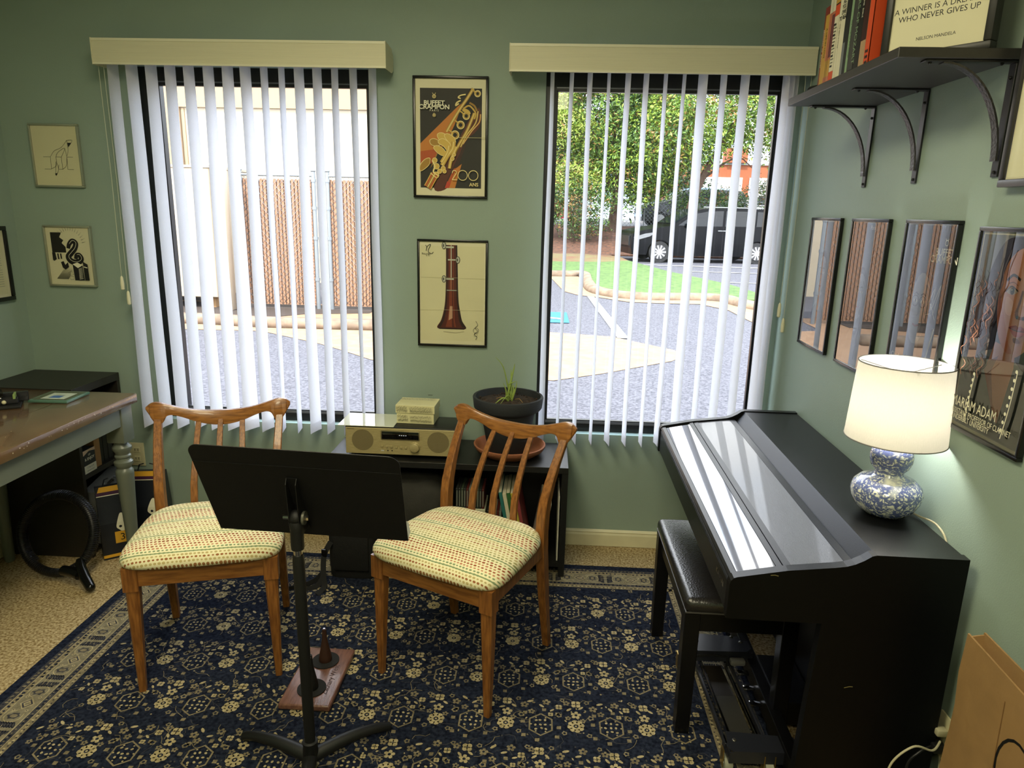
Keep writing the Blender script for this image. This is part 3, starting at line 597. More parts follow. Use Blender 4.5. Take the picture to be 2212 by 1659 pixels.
def b8(p, th, h): p.rect(th*.08, h*.05, th*.92, h*.95, dgy); vt(p, 'LETTERS OF MOZART', th, h, mint, .55, .5)
def b9(p, th, h): vt(p, 'THE  RAGTIME  BIBLE', th, h, inkw, .3, .66)
def b10(p, th, h): p.rect(0, h*.28, th, h*.78, BK('oxblood', (52, 16, 14)))
def b11(p, th, h):
    vt(p, 'STRUNKETTA', th, h, inkw, .6, .8)
    for k in range(3):
        for j in range(2): p.disc(th*(.35+.35*j), h*(.05+.05*k), th*.16, brnk)
yb = -.848
for lab, th, h, dep, cov, pt in (
    ('yellow and rust red spined book, farthest left on the wall shelf', .036, .218, .16, yel, b1),
    ('salmon pink book with white top band, second on the wall shelf', .040, .248, .16, pnk, b2),
    ('white book with orange ends and small black lettering on its spine', .030, .235, .155, wht, b3),
    ('thin white paperback with black spine title between two pale books', .014, .235, .15, wht, b4),
    ('cream book with large stacked black words on its spine', .030, .245, .16, wht, b5),
    ('black spined tall book right of the cream book', .034, .262, .16, blkc, b6),
    ('thin mint green book on the wall shelf', .014, .232, .15, mint, b7),
    ('dark grey thick hardcover reading MOZART on the spine', .038, .262, .17, blkc, b8),
    ('near black book with small white lettering right of the MOZART book', .030, .262, .165, brnk, b9),
    ('tan and oxblood book beside the bright orange one', .030, .25, .16, tan_, b10),
    ('bright orange spined book, last before the black lettered frame', .024, .262, .17, ora, b11)):
    book('book', lab, 'book', .775, yb, SZ1+.0006, th, dep, h, cov, pt); yb -= th+.0012
bt = MB(); bt.lathe([(.001, 0), (.012, 0), (.013, .004), (.013, .05), (.010, .056), (.011, .06), (.011, .10), (.001, .101)], mat('black_rubber', (14, 14, 15), .5), 18, M=Matrix.Translation((.79, -.745, SZ1+.0136)) @ Matrix.Rotation(R(90), 4, 'X') @ Matrix.Rotation(R(20), 4, 'Y'))
tag(bt.build('black_tube'), 'small black cylinder lying on the window end of the wall shelf', 'tube')
def p_quote(p, a, b):
    p.rect(-a*.985, -b*.985, a*.985, b*.985, cream)
    p.text('A WINNER IS A DREAMER', -a*.02, -b*.30, .0178, inkb, sx=.98); p.text('WHO NEVER GIVES UP', -a*.02, -b*.44, .0178, inkb, sx=.98); p.text('NELSON MANDELA', 0, -b*.80, .0100, inkb)
q = picture('quote_frame', 'black box frame with a printed quote standing at the near end of the wall shelf', 'framed quote', (.893, -1.283, SZ1+.1445), R(-52), .245, .288, .035, .017, mat('black_box_frame', (34, 33, 31), .4), p_quote, sglass)
# ================================================================ table lamp
porc = mat('blue_white_porcelain', (226, 226, 206), .12, coat=.6)
n = porc.node_tree.nodes; L = porc.node_tree.links; bs_ = n['Principled BSDF']
tx = n.new('ShaderNodeTexCoord'); nz = n.new('ShaderNodeTexNoise'); nz.inputs['Scale'].default_value = 18; nz.inputs['Detail'].default_value = 3
mxv = n.new('ShaderNodeMix'); mxv.data_type = 'RGBA'; mxv.blend_type = 'LINEAR_LIGHT'; mxv.inputs['Factor'].default_value = .11
L.new(tx.outputs['Object'], nz.inputs['Vector']); L.new(tx.outputs['Object'], mxv.inputs['A']); L.new(nz.outputs['Color'], mxv.inputs['B'])
wv = n.new('ShaderNodeTexVoronoi'); wv.feature = 'DISTANCE_TO_EDGE'; wv.inputs['Scale'].default_value = 34; L.new(mxv.outputs['Result'], wv.inputs['Vector'])
wv2 = n.new('ShaderNodeTexWave'); wv2.wave_type = 'RINGS'; wv2.inputs['Scale'].default_value = 22; wv2.inputs['Distortion'].default_value = 14; wv2.inputs['Detail'].default_value = 3; wv2.inputs['Detail Scale'].default_value = 2.2; L.new(tx.outputs['Object'], wv2.inputs['Vector'])
rr_ = n.new('ShaderNodeValToRGB'); rr_.color_ramp.elements[0].position = .0; rr_.color_ramp.elements[0].color = (1, 1, 1, 1); rr_.color_ramp.elements[1].position = .20; rr_.color_ramp.elements[1].color = (0, 0, 0, 1); L.new(wv.outputs['Distance'], rr_.inputs[0])
r2 = n.new('ShaderNodeValToRGB'); r2.color_ramp.elements[0].position = .25; r2.color_ramp.elements[0].color = (0, 0, 0, 1); r2.color_ramp.elements[1].position = .6; r2.color_ramp.elements[1].color = (.9, .9, .9, 1); L.new(wv2.outputs['Fac'], r2.inputs[0])
mm = n.new('ShaderNodeMath'); mm.operation = 'MAXIMUM'; L.new(rr_.outputs[0], mm.inputs[0]); L.new(r2.outputs[0], mm.inputs[1])
nb = n.new('ShaderNodeTexNoise'); nb.inputs['Scale'].default_value = 14; r3 = n.new('ShaderNodeMapRange'); r3.inputs['From Min'].default_value = .30; r3.inputs['From Max'].default_value = .42; L.new(tx.outputs['Object'], nb.inputs['Vector']); L.new(nb.outputs['Fac'], r3.inputs[0])
m3 = n.new('ShaderNodeMath'); m3.operation = 'MULTIPLY'; L.new(mm.outputs[0], m3.inputs[0]); L.new(r3.outputs[0], m3.inputs[1])
mc = n.new('ShaderNodeMix'); mc.data_type = 'RGBA'; mc.inputs['A'].default_value = (*lin((228, 230, 216)), 1); mc.inputs['B'].default_value = (*lin((52, 72, 140)), 1)
L.new(m3.outputs[0], mc.inputs['Factor']); L.new(mc.outputs['Result'], bs_.inputs['Base Color'])
PT = .802
lt = thing('table_lamp', 'lit table lamp with cream drum shade and blue and white double gourd base', 'lamp', (.905, -1.340, PT+.0008))
g = MB(); g.lathe([(.001, 0), (.048, 0), (.056, .004), (.072, .020), (.083, .042), (.086, .060), (.081, .078), (.066, .093), (.045, .100), (.036, .105), (.0335, .111), (.036, .118), (.045, .128), (.0505, .145), (.051, .158), (.047, .172), (.037, .184), (.026, .191), (.022, .196), (.001, .196)], porc, 48); g.build('gourd_base', lt)
brass = mat('brass', (190, 160, 90), .3, metal=.9)
MB().lathe([(.006, .196), (.006, .235), (.014, .236), (.014, .262), (.004, .264)], brass, 16).build('stem', lt)
shm = translucent('lampshade_linen', (190, 184, 166), .26, bump=.25, bs=700, stretch=(1, 1, .15))
s_ = MB(); rb, rt_, zb_, zt_ = .119, .109, .203, .400
s_.loft([[(r*cos(2*pi*i/64), r*sin(2*pi*i/64), z) for i in range(64)] for r, z in ((rb, zb_), (rt_, zt_))], shm, True, False); s_.layer = 1; so = s_.build('lamp_shade', lt)
rim = mat('shade_rim', (120, 118, 116), .6)
MB().tube([(rt_*cos(2*pi*i/48), rt_*sin(2*pi*i/48), zt_) for i in range(48)], .0016, rim, 8, closed=True).build('shade_rim', lt)
MB().tube([(rb*cos(2*pi*i/48), rb*sin(2*pi*i/48), zb_) for i in range(48)], .0016, rim, 8, closed=True).build('shade_rim', lt)
sp_ = MB()
for k in range(3):
    a = 2*pi*k/3+.3; sp_.tube([(.012*cos(a), .012*sin(a), .375), ((rt_-.001)*cos(a), (rt_-.001)*sin(a), .392)], .0012, rim, 6)
sp_.tube([(.012*cos(2*pi*i/16), .012*sin(2*pi*i/16), .375) for i in range(16)], .0012, rim, 6, closed=True); sp_.build('shade_spider', lt)
bulbm = mat('lit_bulb', (255, 250, 235), emis=((255, 246, 226), 12.0))
MB().sphere((0, 0, .300), .026, bulbm, 16, (1, 1, 1.25)).build('bulb', lt)
pl = light('lamp_glow', 'POINT', (0, 0, .300), 15, (1, .98, .93), .034); pl.parent = lt
cord = mat('clear_cord', (186, 180, 150), .35)
c_ = MB(); c_.tube(spl([(.945, -1.30, PT+.004), (.968, -1.33, PT+.004), (.985, -1.37, PT+.004), (1.002, -1.42, PT+.004), (1.0055, -1.47, PT-.03), (1.0055, -1.50, PT-.15), (1.0055, -1.54, .42), (1.0050, -1.60, .24), (.95, -1.64, .17), (.86, -1.655, .20), (.855, -1.655, .29), (.90, -1.655, .345), (.955, -1.64, .325), (.982, -1.62, .335)], 8), .0026, cord, 8)
tag(c_.build('lamp_cord'), 'clear lamp cord from behind the piano top looping to the wall outlet', 'cord')
# outlet right wall
plate = mat('ivory_plastic', (218, 210, 170), .4); slot = mat('outlet_slot', (40, 38, 32), .6)
def outlet(label, loc, rotz, plugs=()):
    t = thing('wall_outlet', label, 'outlet', loc, rotz)
    MB().box(-.036, .036, -.006, -.0008, -.058, .058, plate, .002, 2).build('cover_plate', t)
    for z in (-.022, .022):
        if z in plugs: continue
        s = MB(); s.box(-.016, .016, -.008, -.005, z-.014, z+.014, plate, .002, 1); s.build('socket', t)
        s = MB()
        for x in (-.007, .007): s.box(x-.0012, x+.0012, -.0085, -.0078, z-.004, z+.007, slot)
        s.build('slot', t)
    return t
outlet('ivory wall outlet low on the right wall with two cords plugged in', (XR, -1.60, .325), R(-90), (-.022, .022))
outlet('ivory wall outlet on the window wall behind the left chair', (-1.945, 0, .372), 0)
t = thing('cord_plug', 'clear lamp plug in the upper socket of the right wall outlet', 'plug', (1.0045, -1.60, .347)); MB().box(-.026, -.0002, -.011, .011, -.009, .009, cord, .004, 2).build('plug_body', t)
t = thing('cord_plug', 'black plug in the lower socket of the right wall outlet', 'plug', (1.0045, -1.60, .303)); b_ = MB(); b_.box(-.03, -.0002, -.013, .013, -.012, .012, flatmetal, .005, 2); b_.build('plug_body', t); MB().tube(spl([(-.03, 0, 0), (-.06, -.01, -.01), (-.085, -.012, -.05), (-.07, -.01, -.15), (-.03, -.005, -.297)], 5), .003, flatmetal, 8).build('cable', t)
# ================================================================ digital piano (built along local +y, near end at local y=0)
pblk = mat('black_piano_satin', (10, 10, 12), .34, bump=.08, bs=500, var=.1, spec=.35)
pwood = mat('black_piano_woodgrain', (30, 30, 33), .34, bump=.3, bs=60, stretch=(30, 2.2, 30), var=.15, spec=1.0, coat=.35)
pgloss = mat('black_piano_gloss', (8, 8, 9), .03, spec=.9, coat=1.0)
chrome = mat('chrome', (200, 200, 200), .15, metal=1.)
pn = thing('digital_piano', 'black upright digital piano with closed glossy lid against the right wall', 'piano', (0, -1.582, 0), 0)
pn.rotation_euler.z = R(-.93)
prof = [(.453, .619), (.4535, .708), (.456, .718), (.462, .7255), (.47, .7285), (.584, .752), (.689, .7655), (.715, .770), (.733, .7765), (.752, .787), (.768, .799), (.7785, .802), (.984, .802), (.984, .0095), (.652, .0095), (.676, .619)]
LN = 1.232
def ppris(pts, y0, y1, m, nm):
    b = MB(); b.prism([(x, y0, z) for x, z in pts], (0, y1-y0, 0), m); return b.build(nm, pn)
pside = mat('black_piano_shaded_side', (6, 7, 9), .42, spec=.16, bump=.05, bs=400)  # darker, duller copy of the piano black; shade of the sides put into it
for y0_, y1_ in ((0, .027), (LN-.027, LN)):
    o = ppris(prof, y0_, y1_, pside, 'side_panel'); o.data.materials.append(pblk)
    for pl_ in o.data.polygons:
        if abs(pl_.normal.y) < .5 and pl_.normal.z > .3: pl_.material_index = 1
ya, yb_ = .0275, LN-.0275
b = MB(); b.box(.779, .984, ya, yb_, .778, .7985, pblk, .001, 1); b.build('top_board', pn)
b = MB(); b.box(.964, .984, ya, yb_, .05, .777, pblk); b.build('back_panel', pn)
ppris([(.742, .757), (.746, .757), (.783, .797), (.779, .7975)], ya, yb_, pblk, 'music_rest')
ppris([(.457, .715), (.462, .7215), (.474, .7245), (.476, .715)], ya, yb_, pblk, 'lid_front_rail')
ppris([(.476, .708), (.476, .7235), (.566, .7425), (.566, .73)], ya, yb_, pgloss, 'glossy_lid_strip')
ppris([(.5665, .73), (.5665, .7445), (.580, .7475), (.580, .735)], ya, yb_, pblk, 'lid_bead')
ppris([(.5835, .73), (.5835, .7465), (.600, .7500), (.600, .735)], ya, yb_, pblk, 'lid_bead')
ppris([(.6005, .73), (.6005, .7485), (.722, .7645), (.722, .745)], ya, yb_, pwood, 'key_cover')
ppris([(.7225, .74), (.7225, .7650), (.742, .7675), (.742, .745)], ya, yb_, pblk, 'key_cover_hinge_rail')
b = MB(); b.box(.457, .475, ya, yb_, .622, .7085, pblk, .002, 1); b.build('key_slip', pn)
b = MB()
for z in (.700, .706): b.box(.4555, .4572, ya, yb_, z, z+.0012, flatmetal)
b.build('key_slip_groove', pn)
b = MB(); b.box(.4755, .75, ya, yb_, .622, .645, pblk); b.build('keybed', pn)
b = MB(); b.box(.86, .88, ya, yb_, .06, .62, pblk); b.build('lower_panel', pn)
b = MB(); b.box(.705, .74, ya, yb_, .05, .11, pblk, .002, 1); b.build('foot_rail', pn)
b = MB(); b.box(.741, .86, .38, .62, .03, .11, pblk, .003, 1); b.build('pedal_box', pn)
for k in range(3):
    b = MB(); b.box(.668, .704, .40+.075*k, .422+.075*k, .072, .080, chrome, .003, 2); b.build('pedal', pn)
p = MB(); p.map = lambda u, v, l: (.4565-.0002*l, .105-u, .665+v); p.text('KAWAI', 0, 0, .022, chrome, sx=1.15, bold=.0006); p.build('maker_lettering', pn)
b = MB(); b.map = lambda u, v, l: (.75+u, -.0002*l, .45+v); b.stroke([(0, 0), (.012, .004), (.02, .004)], .002, mat('scratch', (120, 110, 70), .5)); b.map = lambda u, v, l: (.545+u, -.0002*l, .738+v); b.stroke([(0, 0), (.01, .001), (.018, -.001)], .002, mat('scratch', (120, 110, 70), .5)); b.build('scratch', pn)
# ================================================================ piano bench
leather = mat('black_leather', (30, 28, 28), .27, spec=.8, bump=.25, bs=180, var=.1)
bn = thing('piano_bench', 'black piano bench with padded leather seat tucked under the keyboard', 'bench', (.602, -.977, .008))
b = MB(); b.box(-.168, .168, -.283, .283, .412, .462, leather, .020, 4); b.build('padded_seat', bn)
b = MB(); pr = [(-.164, -.279), (.164, -.279), (.164, .279), (-.164, .279)]; b.tube([(x, y, .418) for x, y in pr], .003, mat('bench_piping', (70, 68, 66), .3), 8, closed=True); b.build('seat_piping', bn)
b = MB(); b.box(-.155, .155, -.268, .268, .352, .4115, pblk, .001, 1); b.build('apron', bn)
for sx in (-1, 1):
    for sy in (-1, 1):
        b = MB(); b.bars([(sx*.143, sy*.252, 0, .042, .042), (sx*.143, sy*.252, .352, .046, .046), (sx*.143, sy*.252, .411, .046, .046)], pblk, .08); b.build('leg', bn)
# ================================================================ folding cart beneath the bench
cartm = mat('black_cart_metal', (34, 36, 44), .28, spec=.8); rubber = mat('grey_castor_rubber', (150, 150, 130), .5); strap = mat('black_webbing', (16, 16, 18), .85)
ct = thing('folding_cart', 'folded black wheeled cart with chrome rails lying under the piano bench', 'cart', (.60, -1.12, .008), R(2))
def plate_(y, x0, x1, z):
    b = MB(); b.prism([(x0, y-.03, z), (x0+.012, y-.05, z), (x1-.02, y-.05, z), (x1, y-.03, z), (x1, y+.012, z), (x0+.01, y+.03, z)], (0, 0, .004), cartm)
    b.box(x0, x1, y-.05, y-.047, z-.035, z, cartm); b.box(x0, x0+.003, y-.045, y+.02, z-.035, z, cartm); return b
for nm, y, x0, x1, z in (('end_bracket', .20, -.085, .115, .115), ('end_bracket', .165, -.06, .135, .122), ('end_bracket', -.245, -.055, .145, .085)):
    plate_(y, x0, x1, z).build(nm, ct)
for x_ in (-.055, -.035, .045, .062):
    b = MB(); b.box(x_-.004, x_+.004, -.26, .17, .07, .085, chrome if x_ in (-.035, .045) else cartm, .001, 1); b.build('rail', ct)
b = MB(); b.box(-.028, .036, -.235, -.04, .066, .074, mat('dark_grey_plastic', (48, 47, 42), .35), .002, 1); b.build('deck_panel', ct)
b = MB(); b.box(-.028, .036, -.035, .12, .060, .068, mat('brown_black_plastic', (34, 30, 26), .35), .002, 1); b.build('deck_panel', ct)
for x_, y_ in ((-.085, .175), (-.05, -.265), (.06, -.285)):
    w_ = MB(); w_.cyl((x_-.011, y_, .026), (x_+.011, y_, .026), .026, rubber, 24); w_.cyl((x_-.013, y_, .026), (x_+.013, y_, .026), .012, chrome, 16); w_.build('castor_wheel', ct)
    f = MB(); f.box(x_-.016, x_-.0135, y_-.012, y_+.012, .02, .075, brass); f.box(x_+.0135, x_+.016, y_-.012, y_+.012, .02, .075, brass); f.build('castor_fork', ct)
for x_, y_, z_ in ((-.05, .21, .119), (.09, .21, .119), (-.04, .17, .126), (.11, .17, .126), (-.03, -.25, .089), (.12, -.25, .089)):
    MB().sphere((x_, y_, z_), .007, mat('rivet_metal', (110, 108, 104), .3, metal=.8), 12, (1, 1, .5)).build('rivet', ct)
b = MB(); b.tube([(-.065, .13, .07), (-.06, .13, .105), (0, .128, .113), (.05, .13, .105), (.055, .13, .07)], 1, strap, sq=(.004, .016), upv=(0, 0, 1)); b.build('strap', ct)
b = MB(); b.box(.055, .105, .085, .11, .09, .11, mat('grey_handle_plastic', (120, 118, 114), .3), .006, 2); b.build('release_handle', ct)
# ================================================================ dining chairs
oak = mat('honey_wood', (150, 97, 46), .34, bump=.15, bs=30, col2=(112, 68, 30), vs=14, stretch=(9, 9, 1.1), coat=.2)
oakh = mat('honey_wood_rail', (158, 104, 50), .32, bump=.15, bs=30, col2=(122, 76, 34), vs=14, stretch=(1.1, 9, 9), coat=.25)
def fabric_mat():
    m = bpy.data.materials.new('dotted_upholstery'); m.use_nodes = True; n = m.node_tree.nodes; L = m.node_tree.links; b = n['Principled BSDF']; b.inputs['Roughness'].default_value = .9; b.inputs['Specular IOR Level'].default_value = .15
    t = n.new('ShaderNodeTexCoord'); sp = n.new('ShaderNodeSeparateXYZ'); L.new(t.outputs['Object'], sp.inputs[0])
    def M(op, a, b_=None, c=None):
        q = n.new('ShaderNodeMath'); q.operation = op
        for i, v in enumerate((a, b_, c)):
            if v is None: continue
            if isinstance(v, (int, float)): q.inputs[i].default_value = v
            else: L.new(v, q.inputs[i])
        return q.outputs[0]
    nz = n.new('ShaderNodeTexNoise'); nz.inputs['Scale'].default_value = 9; L.new(t.outputs['Object'], nz.inputs['Vector'])
    wob = M('MULTIPLY', M('SUBTRACT', nz.outputs['Fac'], .5), .012)
    x = M('ADD', sp.outputs[0], wob)
    y = M('ADD', M('ADD', sp.outputs[1], M('MULTIPLY', sp.outputs[2], .8)), M('MULTIPLY', wob, .6))
    v = M('DIVIDE', M('ADD', y, 10.0), .0128); row = M('FLOOR', v); fv = M('SUBTRACT', M('FRACT', v), .5)
    off = M('MULTIPLY', M('FRACT', M('MULTIPLY', row, .37)), 1.0)
    u = M('ADD', M('DIVIDE', M('ADD', x, 10.0), .0122), off); fu = M('SUBTRACT', M('FRACT', u), .5)
    wn_ = n.new('ShaderNodeTexWhiteNoise'); wn_.noise_dimensions = '2D'; cb = n.new('ShaderNodeCombineXYZ'); L.new(M('FLOOR', u), cb.inputs[0]); L.new(row, cb.inputs[1]); L.new(cb.outputs[0], wn_.inputs[0])
    rad = M('ADD', .27, M('MULTIPLY', wn_.outputs['Value'], .13))
    d = M('SQRT', M('ADD', M('MULTIPLY', fu, fu), M('MULTIPLY', M('MULTIPLY', fv, fv), 1.35)))
    dot = M('LESS_THAN', d, rad)
    idx = M('DIVIDE', M('ADD', M('MODULO', row, 16.0), .5), 16.0)
    cr = n.new('ShaderNodeValToRGB'); cr.color_ramp.interpolation = 'CONSTANT'; e = cr.color_ramp.elements
    cols = [(150, 84, 52), (150, 84, 52), (150, 148, 92), (134, 148, 104), (150, 150, 100), (176, 166, 110), (196, 178, 122), (160, 112, 70), (196, 178, 122), (158, 104, 66), (190, 172, 120), (134, 150, 110), (134, 150, 110), (192, 132, 100), (160, 92, 62), (190, 130, 98)]
    e[0].position = 0; e[0].color = (*lin(cols[0]), 1); e[1].position = 1/16; e[1].color = (*lin(cols[1]), 1)
    for i in range(2, 16): q = e.new(i/16); q.color = (*lin(cols[i]), 1)
    L.new(idx, cr.inputs[0])
    mo = M('MODULO', row, 16.0)
    line = M('MULTIPLY', M('ADD', M('COMPARE', mo, 3.0, .1), M('COMPARE', mo, 11.0, .1)), M('LESS_THAN', M('ABSOLUTE', fv), .20))
    fac = M('MINIMUM', M('ADD', dot, line), 1.0)
    mx = n.new('ShaderNodeMix'); mx.data_type = 'RGBA'; mx.inputs['A'].default_value = (*lin((236, 228, 190)), 1); L.new(cr.outputs[0], mx.inputs['B']); L.new(fac, mx.inputs['Factor']); L.new(mx.outputs['Result'], b.inputs['Base Color'])
    n2 = n.new('ShaderNodeTexNoise'); n2.inputs['Scale'].default_value = 900; bu = n.new('ShaderNodeBump'); bu.inputs['Strength'].default_value = .3; bu.inputs['Distance'].default_value = .002; L.new(t.outputs['Object'], n2.inputs['Vector']); L.new(n2.outputs['Fac'], bu.inputs['Height']); L.new(bu.outputs[0], b.inputs['Normal'])
    return m
fab = fabric_mat()
CG = 'wooden dining chairs with dotted seats facing the camera'
def make_chair():
    t = thing('dining_chair', 'honey wood chair with dotted seat, behind and left of the music stand', 'chair', (0, 0, 0), 0, CG)
    for s in (-1, 1):
        b = MB(); b.bars([(s*.211, .018, 0, .021, .021), (s*.209, .020, .20, .032, .032), (s*.206, .022, .365, .040, .040)], oak, .3); b.bars([(s*.208, .020, .365, .046, .044), (s*.208, .020, .443, .046, .044)], oak, .1); b.build('leg', t)
        st = [(0, .452, .202, .024, .026), (.20, .418, .200, .030, .034), (.40, .392, .198, .034, .040), (.47, .388, .198, .034, .040), (.53, .392, .199, .033, .042), (.58, .402, .200, .032, .040), (.64, .428, .203, .030, .034), (.70, .462, .207, .028, .029), (.74, .490, .210, .027, .025), (.775, .515, .212, .026, .022)]
        b = MB(); b.bars([(s*x, y, z, w, d) for z, y, x, w, d in st], oak, .2); b.build('back_leg', t)
    b = MB(); b.box(-.187, .187, .004, .026, .378, .440, oakh, .002, 1); b.build('front_apron', t)
    for s in (-1, 1):
        b = MB(); b.prism([(s*.222, .04, .385), (s*.202, .04, .385), (s*.190, .375, .385), (s*.210, .375, .385)], (0, 0, .055), oak); b.build('side_apron', t)
    b = MB(); b.box(-.182, .182, .375, .395, .385, .440, oakh, .002, 1); b.build('rear_apron', t)
    # crest rail
    key = [(-.252, .808, .818, .520), (-.240, .788, .828, .520), (-.226, .766, .833, .519), (-.212, .757, .834, .518), (-.196, .760, .831, .517), (-.182, .783, .826, .517), (-.160, .787, .819, .518), (-.125, .775, .808, .524), (-.085, .757, .799, .531), (-.04, .744, .794, .536), (0, .740, .793, .538)]
    full = key + [(-x, a, b_, y) for x, a, b_, y in key[-2::-1]]
    fx = spl([tuple(q) for q in full], 4)
    rings = []
    for x, z0, z1, y in fx:
        ty = .011 if abs(x) < .24 else .007; c = min(.006, (z1-z0)*.3); lean = .18
        rg = []
        for a, z in ((-ty, z0+c), (-ty+.003, z0), (ty-.003, z0), (ty, z0+c), (ty, z1-c), (ty-.004, z1), (-ty+.004, z1), (-ty, z1-c)): rg.append((x, y+a+(z-.79)*lean, z))
        rings.append(rg)
    b = MB(); b.loft(rings, oakh); b.build('crest_rail', t)
    for x in (-.082, 0, .082):
        b = MB(); st = [(.44, .386, 1.05, .024, .014), (.50, .386, 1.05, .024, .014), (.56, .396, 1.03, .023, .016), (.62, .425, 1.0, .021, .015), (.68, .462, .97, .020, .013), (.72, .492, .95, .019, .012), (.765, .530, .93, .018, .011)]
        b.bars([(x*k, y, z, w, d) for z, y, k, w, d in st], oak, .2); b.build('spindle', t)
    # cushion
    def outline(k, dz):
        o = []
        N = 56
        for i in range(N):
            a = 2*pi*i/N; c, s = cos(a), sin(a); e = 2/6.5
            u = abs(c)**e*(1 if c > 0 else -1); v = abs(s)**e*(1 if s > 0 else -1)
            hw = .250-.022*(v+1)/2-(.018*max(0, v)**3)
            o.append((u*hw*k, .188+v*(.205)*k+(-.012*(1-u*u) if v < 0 else .014*(1-u*u))*k, dz))
        return o
    rg = [outline(.94, .4415), outline(.985, .446), outline(1.0, .456), outline(.995, .467), outline(.975, .478), outline(.93, .488), outline(.86, .496), outline(.74, .504), outline(.58, .510), outline(.40, .514), outline(.20, .5165), outline(.05, .517)]
    b = MB(); b.loft(rg, fab, True, True); b.layer = 1; b.build('seat_cushion', t)
    return t
def copy_tree(o, parent=None):
    c = o.copy(); COL.objects.link(c)
    if parent is not None: c.parent = parent
    for ch in list(o.children): copy_tree(ch, c)
    return c
c1 = make_chair(); c1.location = (-1.060, -1.150, .0085); c1.rotation_euler.z = R(16)
c2 = copy_tree(c1); c2.location = (-.338, -1.143, .0085); c2.rotation_euler.z = R(-26.2)
c2['label'] = 'honey wood chair with dotted seat, right of the music stand before the plant'
# ================================================================ rug
navy = mat('rug_navy', (44, 50, 66), .95, spec=.05, col2=(20, 24, 38), vs=90, bump=.9, bs=420)
rcream = mat('rug_cream', (196, 180, 140), .95, spec=.05, col2=(160, 146, 110), vs=70, bump=.9, bs=420)
rtan = mat('rug_tan', (148, 136, 108), .95, spec=.05, col2=(116, 106, 84), vs=70, bump=.9, bs=420)
rbeige = mat('rug_beige', (146, 138, 114), .95, spec=.05, col2=(124, 116, 94), vs=70, bump=.9, bs=420)
rslate = mat('rug_slate', (84, 82, 82), .95, spec=.05, col2=(58, 58, 64), vs=70, bump=.9, bs=420)
RX0, RX1, RY0, RY1 = -1.705, .748, -2.95, -.222
rg = MB(); rg.box(RX0, RX1, RY0, RY1, .0006, .0082, navy); rg.map = lambda u, v, l: (u, v, .0083+.00004*l)
rnd = random.Random(11)
bump_ = [0]
def lay(k): rg.layer = k
def P_(pts, m, k): lay(k); rg.poly(pts, m, False)
def D_(x, y, r, m, k, ry=None, rot=0, n=8): lay(k); rg.disc(x, y, r, m, ry, rot, n, False)
def S_(pts, w, m, k): lay(k); rg.stroke(pts, w, m, False)
def jag(x, y, r, m, k, n=7, ry=None, rot=0):
    ry = ry or r; lay(k); o = []
    for i in range(n*2):
        a = pi*i/n; q = (1 if i % 2 else .72)*rnd.uniform(.9, 1.1); o.append((x+cos(rot)*r*q*cos(a)-sin(rot)*ry*q*sin(a), y+sin(rot)*r*q*cos(a)+cos(rot)*ry*q*sin(a)))
    rg.poly(o, m, False)
def flower(x, y, r, m, mc, k, n=8):
    for i in range(n):
        a = 2*pi*i/n+.2; D_(x+r*.66*cos(a), y+r*.66*sin(a), r*.36, m, k, n=7)
    D_(x, y, r*.55, m, k+1, n=10); D_(x, y, r*.30, mc, k+2, n=8)
